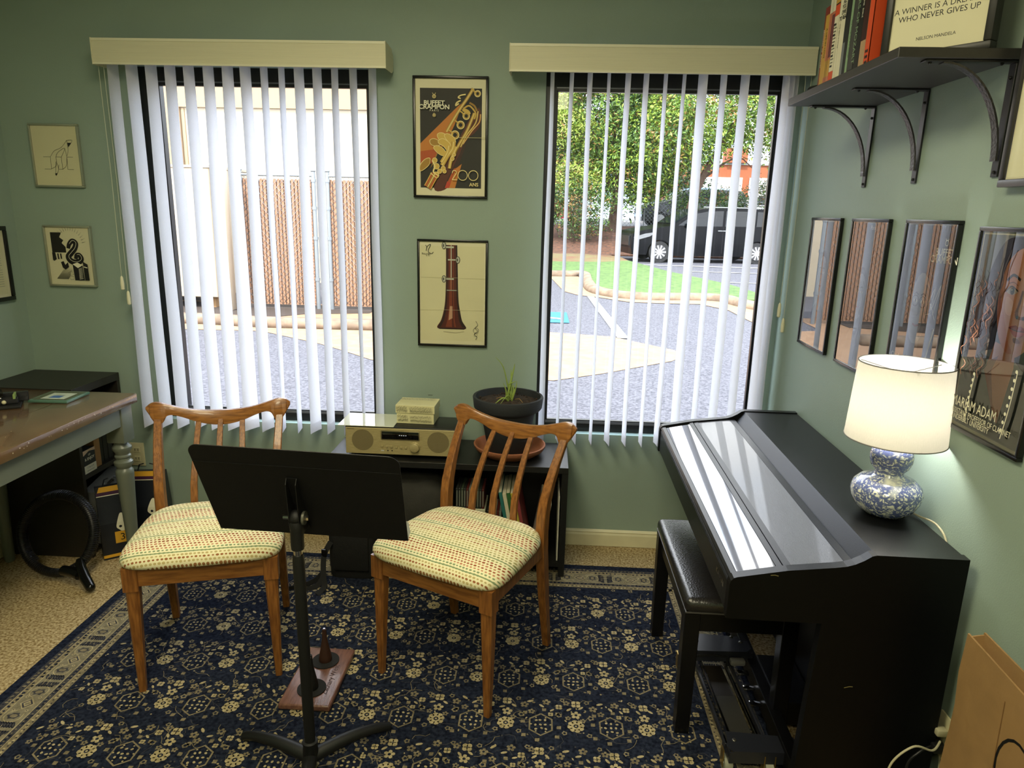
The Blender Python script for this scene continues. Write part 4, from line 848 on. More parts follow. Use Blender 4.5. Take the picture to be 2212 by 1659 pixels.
# bands: offset from the outer edge, width, material
def band(off, w, m, k):
    a, b, c, d = RX0+off, RX1-off, RY0+off, RY1-off
    for q in (((a, c), (b, c), (b, c+w), (a, c+w)), ((a, d-w), (b, d-w), (b, d), (a, d)), ((a, c), (a+w, c), (a+w, d), (a, d)), ((b-w, c), (b, c), (b, d), (b-w, d))): P_(list(q), m, k)
band(.034, .022, rslate, 1); band(.056, .0028, rcream, 3); band(.059, .016, rtan, 1); band(.075, .003, rcream, 3); band(.078, .072, rbeige, 1); band(.150, .003, rcream, 3); band(.153, .018, rslate, 1); band(.171, .0028, rcream, 3); band(.174, .020, rtan, 1)
sides = [(RX0, RY1, 1, 0, 0, -1, RX1-RX0), (RX0, RY0, 0, 1, 1, 0, RY1-RY0), (RX1, RY1, 0, -1, -1, 0, RY1-RY0)]
for ox, oy, sx, sy, nx, ny, LNs in sides:
    Q = lambda s, t: (ox+sx*s+nx*t, oy+sy*s+ny*t)
    s = .05
    while s < LNs-.05:
        for t0, mt, mu in ((.045, rtan, navy), (.067, navy, rcream), (.162, navy, rtan), (.184, rcream, navy)):
            a = rnd.uniform(0, 3)
            if rnd.random() < .85: x, y = Q(s+rnd.uniform(-.004, .004), t0+rnd.uniform(-.003, .003)); D_(x, y, rnd.uniform(.004, .0075), mt, 2, rnd.uniform(.003, .006), a, 6)
            x, y = Q(s+.008, t0+rnd.uniform(-.004, .004)); D_(x, y, .0028, mu, 3, None, 0, 5)
        s += .0165
    PER = .222; k = 0; s = .225
    while s < LNs-.16:
        # feathery block
        for i in range(7):
            for r_, mt in ((.010, navy), (.0065, rslate)):
                for q in (-1, 1):
                    x, y = Q(s+q*.018, .088+.0085*i); D_(x, y, r_*1.5, mt, 4 if mt is navy else 5, r_*.55, math.atan2(sy, sx)+q*.5, 7)
        for i in range(4): S_([Q(s+.028*cos(i), .09+.016*i), Q(s-.02, .096+.015*i)], .0016, rcream, 6)
        # diamond with palmettes
        c_ = s+PER/2
        def dia(r, m, k): P_([Q(c_-r, .114), Q(c_, .114-r*.9), Q(c_+r, .114), Q(c_, .114+r*.9)], m, k)
        dia(.026, rcream, 4); dia(.021, rslate, 5); dia(.014, rcream, 6); dia(.009, rbeige, 7)
        for q in (-1, 1):
            pts = [(c_+q*.028, .112), (c_+q*.040, .090), (c_+q*.062, .086), (c_+q*.078, .100), (c_+q*.080, .124), (c_+q*.064, .138), (c_+q*.042, .136)]
            S_([Q(*p_) for p_ in spl(pts, 3)], .003, rcream, 4)
            x, y = Q(c_+q*.055, .112); jag(x, y, .016, rslate, 5, 6, .022, math.atan2(sy, sx)); D_(x, y, .008, rtan, 6, .012, math.atan2(sy, sx), 8)
            for dz in (.092, .134):
                x, y = Q(c_+q*.030, dz); D_(x, y, .0055, rcream, 6, None, 0, 6); D_(x, y, .0025, rslate, 7, None, 0, 5)
                S_([Q(c_+q*.085, dz), Q(c_+q*.092, (dz+.113)/2), Q(c_+q*.084, .113)], .0025, rcream, 4)
        s += PER
# field lattice
FX0, FX1, FY0, FY1 = RX0+.196, RX1-.196, RY0+.196, RY1-.192
def inside(x, y, r=.0): return FX0+r < x < FX1-r and FY0+r < y < FY1-r
row = 0; y = -.608+.2125
while y > -2.15:
    x = -1.391 - (0 if row % 2 else -.11) - .218*2
    while x < FX1+.2:
        def at(dx, dy): return x+dx, y+dy
        hx, hy = at(0, 0)
        if inside(hx, hy, .03):
            hexa = [(hx+.040*cos(a), hy+.047*sin(a)) for a in [R(90+60*i) for i in range(7)]]
            P_(hexa[:-1], navy, 5); S_(hexa, .0055, rtan, 6)
            for i in range(3):
                for j in range(3):
                    qx, qy = hx+(i-1)*.016+rnd.uniform(-.003, .003), hy+(j-1)*.018+rnd.uniform(-.003, .003); D_(qx, qy, .0052, rcream, 8, .0040, rnd.uniform(0, 3), 6)
            for i in range(6):
                a = R(60*i); D_(hx+.030*cos(a), hy+.034*sin(a), .003, rcream, 8, None, 0, 5)
            for q in ((-.056, .01), (.056, -.01), (.01, .066), (-.01, -.066), (-.05, .05), (.05, -.05), (.052, .05), (-.052, -.048)):
                if inside(hx+q[0], hy+q[1], .01): jag(hx+q[0], hy+q[1], .009, rtan, 4, 4)
        fx, fy = at(.109, 0)
        if inside(fx, fy, .025): flower(fx, fy, .027, rcream, navy, 5, 8); D_(fx, fy, .004, rcream, 9, None, 0, 5)
        # small blooms, leaves, vines around
        for dx, dy, r_, kind in ((.109, .052, .017, 2), (.055, .085, .013, 3), (.165, .083, .014, 2), (.060, .045, .011, 1), (.160, .040, .012, 1), (.02, .105, .014, 2), (.109, .100, .018, 3), (.075, -.03, .010, 1), (.148, -.035, .010, 1), (.128, .078, .008, 4), (.09, .075, .008, 4), (.035, .070, .007, 4), (.185, .105, .009, 4), (.0, .085, .008, 4), (.085, .03, .010, 2), (.135, .025, .010, 2), (.19, .06, .012, 2), (.03, .045, .010, 3), (.08, .105, .012, 2), (.145, .112, .010, 1), (.07, .118, .009, 1)):
            qx, qy = at(dx+rnd.uniform(-.004, .004), dy+rnd.uniform(-.004, .004))
            if not inside(qx, qy, .014): continue
            if kind == 1: jag(qx, qy, r_, rtan, 4, 5); D_(qx, qy, r_*.45, navy, 6, None, 0, 6)
            elif kind == 2: flower(qx, qy, r_, rcream if dx in (.109,) else rtan, navy, 4, 5)
            elif kind == 3:
                for i in range(4): a = R(45+90*i); D_(qx+r_*.5*cos(a), qy+r_*.5*sin(a), r_*.48, rcream, 5, None, 0, 7)
                D_(qx, qy, r_*.22, rslate, 7, None, 0, 5)
            else: D_(qx, qy, r_*1.3, rcream, 5, r_*.55, rnd.choice((.7, -.7, .3, 2.2)), 7)
        for k in range(12):
            x0_, y0_ = at(rnd.uniform(-.03, .2), rnd.uniform(-.06, .13)); a = rnd.uniform(0, 6.3); pts = [(x0_, y0_)]
            for j in range(4): a += rnd.uniform(-1.1, 1.1); pts.append((pts[-1][0]+.016*cos(a), pts[-1][1]+.016*sin(a)))
            if all(inside(*p_, .006) for p_ in pts): S_(pts, .0018, rslate if k % 2 else rtan, 2)
        for k in range(26):
            qx, qy = at(rnd.uniform(-.03, .2), rnd.uniform(-.06, .13))
            if inside(qx, qy, .008): D_(qx, qy, rnd.uniform(.0025, .006), rnd.choice((rtan, rslate, rslate, rcream)), 3, rnd.uniform(.002, .004), rnd.uniform(0, 3), 5)
        x += .218
    y -= .2125; row += 1
rg.layer = 1; o = rg.build('area_rug'); tag(o, 'navy patterned area rug with beige flowered border on the tan carpet', 'rug')
# ================================================================ music stand
msb = mat('matt_black_metal', (13, 13, 14), .55, bump=.15, bs=600); msr = mat('soft_black_pole', (17, 18, 19), .5)
ms = thing('music_stand', 'black metal music stand with its back to the camera between the two chairs', 'music stand', (-.6215, -1.462, .0085))
P0 = Vector((-.598+.6215, -1.4754+1.462, .8399-.0085)); psi, tau, rho, sc_, w2 = -.01, .4833, -.0323, 1.0304, .2473
u_ = Vector((cos(psi), sin(psi), 0)); n_ = Vector((-sin(psi), cos(psi), 0)); v_ = cos(tau)*Vector((0, 0, 1))-sin(tau)*n_
u_, v_ = cos(rho)*u_+sin(rho)*v_, -sin(rho)*u_+cos(rho)*v_
nn = u_.cross(v_).normalized()   # towards the camera side
TM = Matrix(((u_.x*sc_, v_.x*sc_, nn.x, P0.x), (u_.y*sc_, v_.y*sc_, nn.y, P0.y), (u_.z*sc_, v_.z*sc_, nn.z, P0.z), (0, 0, 0, 1)))
def corner(cx, cy, r, a0, a1, n=6): return [(cx+r*cos(a0+(a1-a0)*i/n), cy+r*sin(a0+(a1-a0)*i/n)) for i in range(n+1)]
out = [(-.2473, -.16), (.2473, -.16), (.2495, .105)] + corner(.222, .132, .028, 0, pi/2) + corner(-.222, .132, .028, pi/2, pi) + [(-.2495, .105)]
b = MB(); b.prism([(x, y, -.001) for x, y in out], (0, 0, .0022), msb, M=TM); b.box(-.247, .247, .100, .104, .001, .003, msb, M=TM); b.build('desk', ms)
lip = [(-.2473, 0), (.2473, 0)] + [(.2473-.0, -.03)] + corner(.222, -.045, .02, 0, -pi/2, 5) + corner(-.222, -.045, .02, -pi/2, -pi, 5)
b = MB(); b.prism([(x, -.16, z) for x, z in lip], (0, .002, 0), mat('grey_worn_metal', (120, 122, 116), .5), M=TM); b.build('lip', ms)
b = MB(); BX = -.018
b.prism([(BX-.013, -.13, .003), (BX+.013, -.13, .003), (BX+.013, .065, .003), (BX-.013, .065, .003)], (0, 0, .0015), msb, M=TM)
for x_ in (BX-.013, BX+.0115): b.prism([(x_, .065, .003), (x_, -.11, .003), (x_, -.10, .05), (x_, -.05, .052), (x_, .055, .018)], (.002, 0, 0), msb, M=TM)
b.build('tilt_bracket', ms)
HC = TM @ Vector((BX, -.048, .034))
b = MB(); b.sphere(tuple(HC), .020, msb, 20); b.lathe([(.016, 0), (.017, .01), (.0165, .055), (.019, .075), (.014, .085)], msb, 20, (HC.x, HC.y, HC.z-.088)); b.build('tilt_hub', ms)
b = MB(); b.cyl(HC+Vector((.019, -.002, 0)), HC+Vector((.025, -.002, 0)), .0175, mat('grey_steel_washer', (120, 118, 108), .35, metal=.6), 28); b.cyl(HC+Vector((.024, -.002, 0)), HC+Vector((.034, -.002, 0)), .007, chrome, 6, smooth=False); b.build('tilt_bolt', ms); b = MB(); b.cyl(HC+Vector((-.032, -.002, 0)), HC+Vector((-.018, -.002, 0)), .0055, chrome, 8); b.build('bolt_end', ms)
b = MB(); b.cyl((HC.x*.85, HC.y*.85, .55), (HC.x, HC.y, HC.z-.080), .0115, chrome, 20); b.build('inner_shaft', ms)
b = MB(); zt = HC.z-.104; b.tube([(0, 0, .075), (0, 0, .09), (HC.x*.93, HC.y*.93, zt-.02), (HC.x*.95, HC.y*.95, zt)], [.0140, .0150, .0155, .014], msr, 24); b.build('outer_pole', ms)
b = MB(); b.lathe([(.021, .028), (.022, .04), (.020, .075), (.0215, .078), (.0215, .083), (.014, .086)], msr, 24); b.build('base_collar', ms)
for a in (R(40), R(160), R(280)):
    b = MB(); d = Vector((cos(a), sin(a), 0)); pr = spl([(.0, .030), (.06, .036), (.13, .037), (.20, .027), (.245, .012)], 4)
    b.tube([(d.x*r_, d.y*r_, z_) for r_, z_ in pr], [max(.010, .021-.009*i/len(pr)) for i in range(len(pr))], msr, 14); b.build('leg', ms)
# ================================================================ instrument peg board
waln = mat('pinkish_walnut', (128, 90, 76), .30, col2=(100, 66, 56), vs=22, stretch=(7, 1, 7), bump=.15, bs=90, coat=.2); pegm = mat('dark_brown_peg', (58, 34, 24), .5, var=.1); felt = mat('dark_felt', (28, 28, 30), .95)
pb = thing('instrument_peg_stand', 'walnut board instrument stand with two dark pegs on the rug behind the music stand', 'instrument stand', (-.718, -1.098, .0085))
b = MB(); b.box(-.083, .083, -.150, .150, .001, .022, waln, .006, 3)
b.build('board', pb)
p = MB(); p.map = lambda u, v, l: (u, v, .0222+.0001*l); p.text('Zachary West', .055, -.02, .026, mat('engraving', (50, 26, 20), .6), rot=pi/2, bold=.0002); p.build('engraved_name', pb)
for y_, m_ in ((.075, pegm), (-.070, msb)):
    b = MB(); b.lathe([(.001, .0222), (.046, .0222), (.046, .026), (.001, .026)], felt, 32, (.0, y_, 0)); b.build('felt_pad', pb)
    b = MB(); b.lathe([(.021, .026), (.022, .03), (.0205, .045), (.013, .085), (.0085, .112), (.007, .140), (.0065, .146), (.0035, .147)], m_, 24, (.0, y_, 0)); pg = b.build('peg', pb)
    if m_ is pegm: MB().cyl((0, y_, .1465), (0, y_, .1485), .003, chrome, 12).build('tip_screw', pg)
# ================================================================ media cabinet
mcab = mat('black_brown_laminate', (24, 24, 24), .38, bump=.2, bs=40, stretch=(3, 40, 40), var=.1)
CX0, CX1, CY0, CY1, CT = -.915, .116, -.338, -.013, .512
mc_ = thing('media_cabinet', 'low black open cabinet under the posters carrying the radio and plant', 'cabinet', (0, 0, 0))
b = MB(); b.box(CX0, CX1, CY0, CY1, CT-.026, CT, mcab, .001, 1); b.build('top_board', mc_)
for x in (CX0, CX1-.026): b = MB(); b.box(x, x+.026, CY0+.002, CY1, .0095, CT-.0262, mcab, .001, 1); b.build('side_panel', mc_)
b = MB(); b.box(-.393, -.373, CY0+.004, CY1-.012, .0755, CT-.0262, mcab); b.build('divider', mc_)
b = MB(); b.box(CX0+.0265, CX1-.0265, CY0+.003, CY1, .055, .075, mcab); b.build('bottom_board', mc_)
b = MB(); b.box(CX0+.0265, CX1-.0265, CY1-.006, CY1, .076, CT-.0265, mcab); b.build('back_board', mc_)
b = MB(); b.box(CX0+.0265, -.3935, CY0+.02, CY1-.012, .205, .220, mcab); b.build('shelf', mc_)
# radio
goldb = mat('brushed_gold_aluminium', (190, 176, 130), .34, metal=.2, col2=(160, 146, 100), vs=26, stretch=(1.2, 1, 40), bump=.05, bs=200)
grille = mat('grille_gold', (146, 132, 92), .6, metal=.1, bump=1., bs=900)
rd = thing('radio', 'wide silver gold fronted CD radio with two round speakers on the cabinet', 'radio', (-.600, -.300, CT+.0006))
b = MB(); b.box(-.238, .238, .006, .186, .014, .137, mat('black_radio_case', (22, 22, 24), .35), .004, 2); b.build('case', rd)
b = MB(); b.box(-.2355, .2355, -.001, .006, .016, .132, goldb, .002, 1); b.build('front_panel', rd)
for x in (-.2, .2): MB().cyl((x, .05, 0), (x, .05, .014), .015, msb, 16).build('foot', rd); MB().cyl((x, .16, 0), (x, .16, .014), .015, msb, 16).build('foot', rd)
for x in (-.162, .162): MB().cyl((x, -.0018, .078), (x, .001, .078), .0465, grille, 40, smooth=False).build('speaker_grille', rd)
b = MB(); b.box(-.083, .083, -.0028, .001, .082, .123, mat('display_bezel', (150, 140, 108), .3, metal=.6), .004, 2); b.box(-.080, .080, -.0036, .0, .085, .120, mat('black_display', (6, 7, 9), .08), .003, 2); b.build('display', rd)
p = MB(); p.map = flat('xz', -.0038); dg = mat('display_digits', (220, 225, 230), emis=((210, 220, 230), 1.2))
for k in range(4): p.stroke([(-.005+.009*k, .104), (.0+.009*k, .104)], .0013, dg)
p.build('display_digits', rd)
for k in range(6): MB().lathe([(.0055, 0), (.0052, .003), (.003, .0035)], goldb, 14, M=Matrix.Translation((-.079+.0205*k, -.001, .053-.0008*k)) @ Matrix.Rotation(pi/2, 4, 'X')).build('button', rd)
MB().lathe([(.0225, 0), (.0225, .004), (.0200, .005), (.0195, .014), (.017, .0155), (.001, .0155)], goldb, 36, M=Matrix.Translation((.062, -.001, .053)) @ Matrix.Rotation(pi/2, 4, 'X')).build('volume_knob', rd)
b = MB(); b.box(-.084, -.070, -.0016, .001, .030, .036, mat('usb_port', (190, 190, 184), .4), .001, 1); b.build('usb_port', rd)
for x in (-.054, -.036): MB().cyl((x, -.0016, .034), (x, .001, .034), .0028, msb, 12, smooth=False).build('jack', rd)
p = MB(); p.map = flat('xz', -.0022); p.text('MEDION', -.228, .124, .0062, mat('dark_logo', (70, 60, 40), .5), 'LEFT', 1.3); p.build('maker_name', rd)
# paper folder and box on the radio
ZR = CT+.0006+.1372
b = MB(); b.box(-.868, -.628, -.300, -.116, ZR+.0004, ZR+.0035, mat('glossy_pale_folder', (226, 228, 204), .08, coat=.8, var=.02, vs=6), .001, 1)
tag(b.build('plastic_folder'), 'shiny pale folder lying on the left half of the radio', 'folder')
score = mat('music_score_paper', (222, 216, 168), .6, var=.04, vs=12)
def mkbox():
    t = thing('gift_box', 'small box covered in sheet music paper standing on top of the radio', 'box', (-.545, -.178, ZR+.0004), R(-2))
    b = MB(); b.box(-.081, .081, -.060, .060, 0, .060, score, .001, 1); b.build('box_base', t)
    b = MB(); b.box(-.085, .085, -.064, .064, .047, .083, score, .0015, 1); ld = b.build('lid', t)
    rr = random.Random(4)
    for nm, z0, z1, yy, x0, x1, par in (('score_print', .004, .043, -.0603, -.077, .077, t), ('score_print', .050, .080, -.0643, -.081, .081, ld)):
        p = MB(); p.map = flat('xz', yy)
        n_st = 2
        for si in range(n_st):
            zc = z0+(z1-z0)*(si+.5)/n_st
            for half in ((x0, x0+(x1-x0)*.30), (x0+(x1-x0)*.36, x1-.004)):
                for k in range(5): p.stroke([(half[0], zc-.0045+.0022*k), (half[1], zc-.0045+.0022*k)], .0004, inkb)
                xx = half[0]+.004
                while xx < half[1]-.004:
                    zz = zc+rr.uniform(-.005, .005); p.disc(xx, zz, .0012, inkb, .0009, .4, 6); p.stroke([(xx+.001, zz), (xx+.001, zz+.005)], .0005, inkb)
                    if rr.random() < .4: p.stroke([(xx+.001, zz+.005), (xx+.005, zz+.0055)], .0009, inkb)
                    xx += rr.uniform(.0035, .006)
        p.build(nm, par)
    p = MB(); p.map = lambda u, v, l: (u, v, .0832+.0001*l)
    for k in range(4):
        y_ = .048-.026*k
        for j in range(4): p.stroke([(-.078, y_-.002*j), (.078, y_-.002*j)], .0003, inkg)
        xx = -.075
        while xx < .075:
            zz = y_-rr.uniform(-.003, .009); p.disc(xx, zz, .0012, inkb, .0009, .4, 6); p.stroke([(xx, zz), (xx, zz+.005)], .0004, inkb); xx += rr.uniform(.004, .008)
    p.rect(.036, .036, .056, .044, inkb); p.build('score_print', ld)
    return t
mkbox()
# plant
terra = mat('terracotta', (168, 106, 74), .75, var=.12, vs=18, bump=.3, bs=60); pot = mat('charcoal_pot', (42, 45, 50), .7, bump=.5, bs=50, stretch=(1, 1, 30), var=.1)
b = MB(); b.lathe([(.001, .001), (.118, .001), (.132, .012), (.148, .022), (.157, .036), (.158, .044), (.152, .046), (.143, .040), (.136, .024), (.118, .012), (.001, .011)], terra, 56, (-.141, -.172, CT+.0004)); tag(b.build('plant_saucer'), 'round terracotta saucer under the dark plant pot', 'saucer')
pp = thing('potted_plant', 'sparse spiky green plant in a charcoal ribbed pot between the windows', 'plant', (-.152, -.176, CT+.0122))
b = MB(); b.lathe([(.001, 0), (.080, 0), (.084, .004), (.118, .180), (.128, .186), (.142, .195), (.148, .203), (.153, .245), (.151, .250), (.141, .250), (.138, .222), (.001, .222)], pot, 64); b.build('pot', pp)
soil = mat('dark_soil', (34, 26, 22), .95, bump=1., bs=60, col2=(70, 54, 42), vs=60)
b = MB(); b.lathe([(.1375, .222), (.1, .228), (.05, .232), (.001, .233)], soil, 32, caps=False)
rr = random.Random(5)
for k in range(60):
    a, r_ = rr.uniform(0, 6.3), rr.uniform(.01, .13); b.sphere((r_*cos(a), r_*sin(a), .229), rr.uniform(.002, .006), soil, 6)
b.build('soil', pp)
leafm = mat('yellow_green_leaf', (150, 172, 84), .5, var=.15, vs=30); rootm = mat('dry_root', (150, 120, 70), .8)
def blade(pts, w, m=leafm):
    b = MB(); n_ = len(pts); b.tube(pts, [w*(1-.85*(i/(n_-1))**2) for i in range(n_)], m, 6); b.build('leaf', pp)
for pts, w in (([(.02, .0, .225), (.0, -.01, .29), (-.022, -.02, .380), (-.055, -.03, .425)], .0035), ([(.0, 0, .225), (.004, .0, .28), (.018, .0, .35), (.026, 0, .392)], .006), ([(.01, 0, .225), (.012, .01, .28), (.010, .01, .365)], .007), ([(.015, -.01, .225), (.03, -.01, .275), (.038, -.01, .32)], .004), ([(-.01, 0, .225), (-.008, -.01, .27), (-.022, -.01, .31)], .004), ([(.0, 0, .30), (.02, -.01, .312), (.036, -.01, .318)], .003), ([(.008, -.02, .225), (-.018, -.04, .25), (-.055, -.06, .225)], .0045), ([(.02, -.02, .225), (.002, -.05, .265), (-.03, -.07, .228)], .003), ([(.005, 0, .235), (.0, -.01, .26), (.01, -.01, .30)], .006), ([(.018, 0, .24), (.024, 0, .27), (.02, 0, .30)], .0055)): blade(spl([tuple(q) for q in pts], 4), w)
for pts in ([(.03, 0, .235), (.05, -.02, .243), (.065, -.04, .232)], [(-.01, .0, .236), (-.03, -.01, .245), (-.05, .0, .236)]): b = MB(); b.tube(pts, .0016, rootm, 5); b.build('root', pp)
# contents of the cabinet, right bay
def cover(nm, c): return BK(nm, c)
zc_ = .0756
wb = MB(); wb.box(-.362, -.232, -.322, -.16, zc_+.0004, zc_+.228, mat('white_storage_box', (214, 214, 184), .6), .002, 1); tag(wb.build('storage_box'), 'small white box under the dark CD row in the right cabinet bay', 'box')
cdc = [BK('cd_dark', (40, 42, 40)), BK('cd_grey', (116, 118, 108)), BK('cd_maroon', (84, 34, 30)), BK('cd_green', (58, 70, 54))]
lab = ('dark CD cases standing on the white box in the cabinet', 'CD cases in the lower row between box and leaning books')
def cdcase(lbl, x, z, th, h, cov, grp):
    t = thing('cd_case', lbl, 'CD case', (x, -.318, z), 0, grp)
    b = MB(); b.box(0, th, 0, .13, 0, h, cov, .0008, 1); b.build('case', t)
    b = MB(); b.box(th*.25, th*.75, -.0006, -.0001, h*.1, h*.9, cdc[1]); b.build('spine_label', t)
x = -.360; k = 0
while x < -.245:
    cdcase('narrow dark CD case in the row standing on the white box', x, zc_+.2285, .0100, .090, cdc[(0, 0, 3, 0, 2, 1)[k % 6]], 'CD cases standing on the white box'); x += .0112; k += 1
x = -.226; k = 0
while x < -.162:
    cdcase('narrow pale or dark CD case standing right of the white box in the cabinet', x, zc_+.0004, .0096, .222, cdc[(0, 1, 0, 1, 2, 1)[k % 6]], 'CD cases standing right of the white box'); x += .0108; k += 1
def lbook(lbl, x, w_, h, cov, ang, txt=None, ink=None, grp='song books leaning in the right cabinet bay', dep=.22, y=-.315, cat='book'):
    t = thing('song_book' if cat == 'book' else 'ring_binder', lbl, cat, (x, y, zc_+.0006+abs(sin(ang))*w_*.0), 0, grp); t.rotation_euler.y = ang
    b = MB(); b.box(0, w_, 0, dep, 0, h, cov, .001, 1); b.build('cover', t)
    b = MB(); b.box(.0012, w_-.0012, .003, dep+.0006, .0022, h+.0006, pages); b.build('pages', t)
    if txt: p = MB(); p.map = flat('xz', -.0004); p.text(txt, w_*.5-.004, h*.45, w_*.62, ink, rot=-pi/2); p.build('spine_title', t)
    return t
al = R(-11)
xx = -.118
for lbl, w_, h, c_, tx_, ik in (('teal song book leaning at the left of its row in the cabinet', .014, .310, BK('teal', (50, 120, 116)), None, None), ('white song book leaning beside the teal one in the cabinet', .016, .304, BK('white', (226, 220, 190)), 'CLARINET ALBUM', inkb), ('dark green song book leaning between a white and a yellow one', .016, .308, BK('green', (48, 100, 52)), 'CLARINET SOLOS', yel), ('yellow song book leaning right of the green one', .017, .308, BK('bright_yellow', (198, 186, 74)), 'STANDARDS', inkb), ('pinkish red song book leaning at the right of its row', .014, .304, BK('pink_red', (150, 66, 70)), None, None)):
    lbook(lbl, xx, w_, h, c_, al, tx_, ik); xx += (w_+.0012)/cos(al)
bc = BK('binder_white', (214, 210, 196))
zc_ += .003
for k, (x_, an) in enumerate(((-.034, R(9)), (-.018, R(9)), (-.002, R(9)))):
    lbook(('white ring binder leaning right, leftmost of three by the cabinet side', 'white ring binder leaning right, middle of three by the cabinet side', 'white ring binder leaning right, rightmost of three by the cabinet side')[k], x_, .013, .262, bc, an, grp='white binders leaning in the right cabinet bay', cat='binder')
zc_ -= .003
b = MB(); b.box(.080, .086, -.32, -.10, zc_+.0005, zc_+.30, bc, .001, 1); tag(b.build('white_folder'), 'thin white folder upright against the right cabinet side', 'folder')
# left bay: soft black bag on the shelf and gear below
bag = mat('black_grey_bag_fabric', (44, 43, 38), .85, bump=.4, bs=90, var=.15)
b = MB(); rgs = []
for z, w_, d_ in ((.0, .20, .09), (.01, .235, .125), (.06, .24, .13), (.12, .225, .12), (.17, .19, .09), (.185, .10, .04)):
    rgs.append([(-.640+w_*(abs(cos(a))**.5)*(1 if cos(a) > 0 else -1)+.01*sin(z*60), -.19+d_*(abs(sin(a))**.5)*(1 if sin(a) > 0 else -1), .2206+z+.012*cos(a)*(z > .1)) for a in [2*pi*i/28 for i in range(28)]])
b.loft(rgs, bag); tag(b.build('soft_bag'), 'soft dark grey bag lying on the left cabinet shelf behind the music stand', 'bag')
b = MB(); b.box(-.62, -.42, -.28, -.08, zc_+.0005, zc_+.09, mat('dark_device', (26, 26, 27), .35), .006, 2); tag(b.build('black_device'), 'black electronic device on the cabinet floor under the soft bag', 'device')
b = MB(); b.tube(spl([(-.66, -.30, .08), (-.60, -.32, .10), (-.52, -.315, .13), (-.45, -.325, .11), (-.41, -.31, .085)], 6), .004, msb, 8); tag(b.build('black_cable'), 'loose black cable looping on the cabinet floor', 'cable')
# gig bag in front of the cabinet
gb = thing('instrument_bag', 'upright black instrument bag with dangling straps in front of the cabinet', 'bag', (-.79, -.388, .0086))
bk = mat('black_nylon', (18, 18, 18), .8, bump=.4, bs=140, var=.1)
b = MB(); rgs = []
for z, k in ((.0, .93), (.012, 1.0), (.10, 1.0), (.22, .98), (.33, .93), (.37, .84), (.385, .5)):
    rgs.append([(.098*k*(abs(cos(a))**.45)*(1 if cos(a) > 0 else -1), .045*k*(abs(sin(a))**.45)*(1 if sin(a) > 0 else -1), z) for a in [2*pi*i/32 for i in range(32)]])
b.loft(rgs, bk); b.build('bag_body', gb)
b = MB(); b.box(-.075, .075, -.054, -.043, .04, .30, bk, .006, 2); b.build('front_pocket', gb)
for pts in ([(-.085, -.048, .17), (-.105, -.08, .12), (-.10, -.115, .05), (-.09, -.14, .012), (-.105, -.19, .004)], [(-.10, -.09, .06), (-.14, -.11, .02), (-.20, -.14, .004), (-.24, -.16, .003)], [(-.10, -.095, .05), (-.12, -.13, .012), (-.17, -.165, .003)]):
    b = MB(); b.tube(spl(pts, 5), 1, mat('black_webbing', (16, 16, 18), .85), sq=(.0015, .011), upv=(0, 1, .3)); b.build('strap', gb)
b = MB(); b.box(-.116, -.094, -.084, -.074, .115, .15, mat('glossy_buckle', (14, 14, 15), .15), .003, 2); b.build('buckle', gb)
b = MB(); b.box(-.675, -.625, -.40, -.345, .0088, .20, mat('ivory_box_card', (206, 198, 160), .6), .002, 1); tag(b.build('cardboard_box'), 'narrow cream box standing right of the black instrument bag', 'box')
# ================================================================ desk
dtop = mat('brown_painted_tabletop', (112, 88, 62), .16, bump=.12, bs=14, col2=(100, 76, 54), vs=9, coat=.4)
dgrey = mat('grey_green_table_paint', (104, 110, 98), .34, var=.04, vs=8)
dk = thing('desk', 'brown topped grey table with turned legs against the left wall', 'table', (0, 0, 0))
DZ = .775
b = MB(); b.box(-2.36, -1.700, -1.90, -.352, DZ-.038, DZ, dtop, .003, 2); b.build('tabletop', dk)
p = MB(); p.map = lambda u, v, l: (u, v, DZ+.0001+.00005*l); gr = mat('board_seam', (78, 58, 40), .4)
for x in (-1.92, -2.14): p.stroke([(x, -1.88), (x, -.37)], .0016, gr)
chip = mat('paint_chip', (206, 190, 160), .6); rr = random.Random(9)
for k in range(26): p.disc(rr.uniform(-2.1, -1.71), rr.uniform(-1.3, -.4), rr.uniform(.0008, .0022), chip, None, 0, 6)
p.map = lambda u, v, l: (-1.6996+.00005*l, u, v)
for k in range(30): p.disc(rr.uniform(-1.2, -.36), DZ-.006-rr.uniform(0, .012), rr.uniform(.001, .0025), chip, None, 0, 6)
p.build('wear_marks', dk)
b = MB(); b.box(-1.742, -1.722, -1.82, -.395, DZ-.118, DZ-.0382, dgrey, .001, 1); b.build('apron', dk)
b = MB(); b.box(-2.30, -1.79, -.410, -.392, DZ-.118, DZ-.0382, dgrey, .001, 1); b.build('apron', dk)
tl = [(.016, 0), (.019, .01), (.0215, .03), (.0225, .10), (.026, .22), (.0315, .35), (.0345, .42), (.0355, .440), (.0345, .452), (.030, .458), (.0265, .463), (.029, .468), (.0365, .480), (.0365, .492), (.028, .500), (.0265, .508), (.0315, .513), (.0315, .519), (.0265, .524), (.0285, .532), (.0375, .546), (.0375, .556), (.029, .568), (.0255, .574), (.027, .580)]
for x, y in ((-1.755, -.408), (-1.755, -1.85), (-2.325, -.408), (-2.325, -1.85)):
    b = MB(); b.lathe(tl, dgrey, 36, (x, y, .0012)); b.box(x-.038, x+.038, y-.038, y+.038, .581, DZ-.0385, dgrey, .005, 2); b.build('leg', dk)
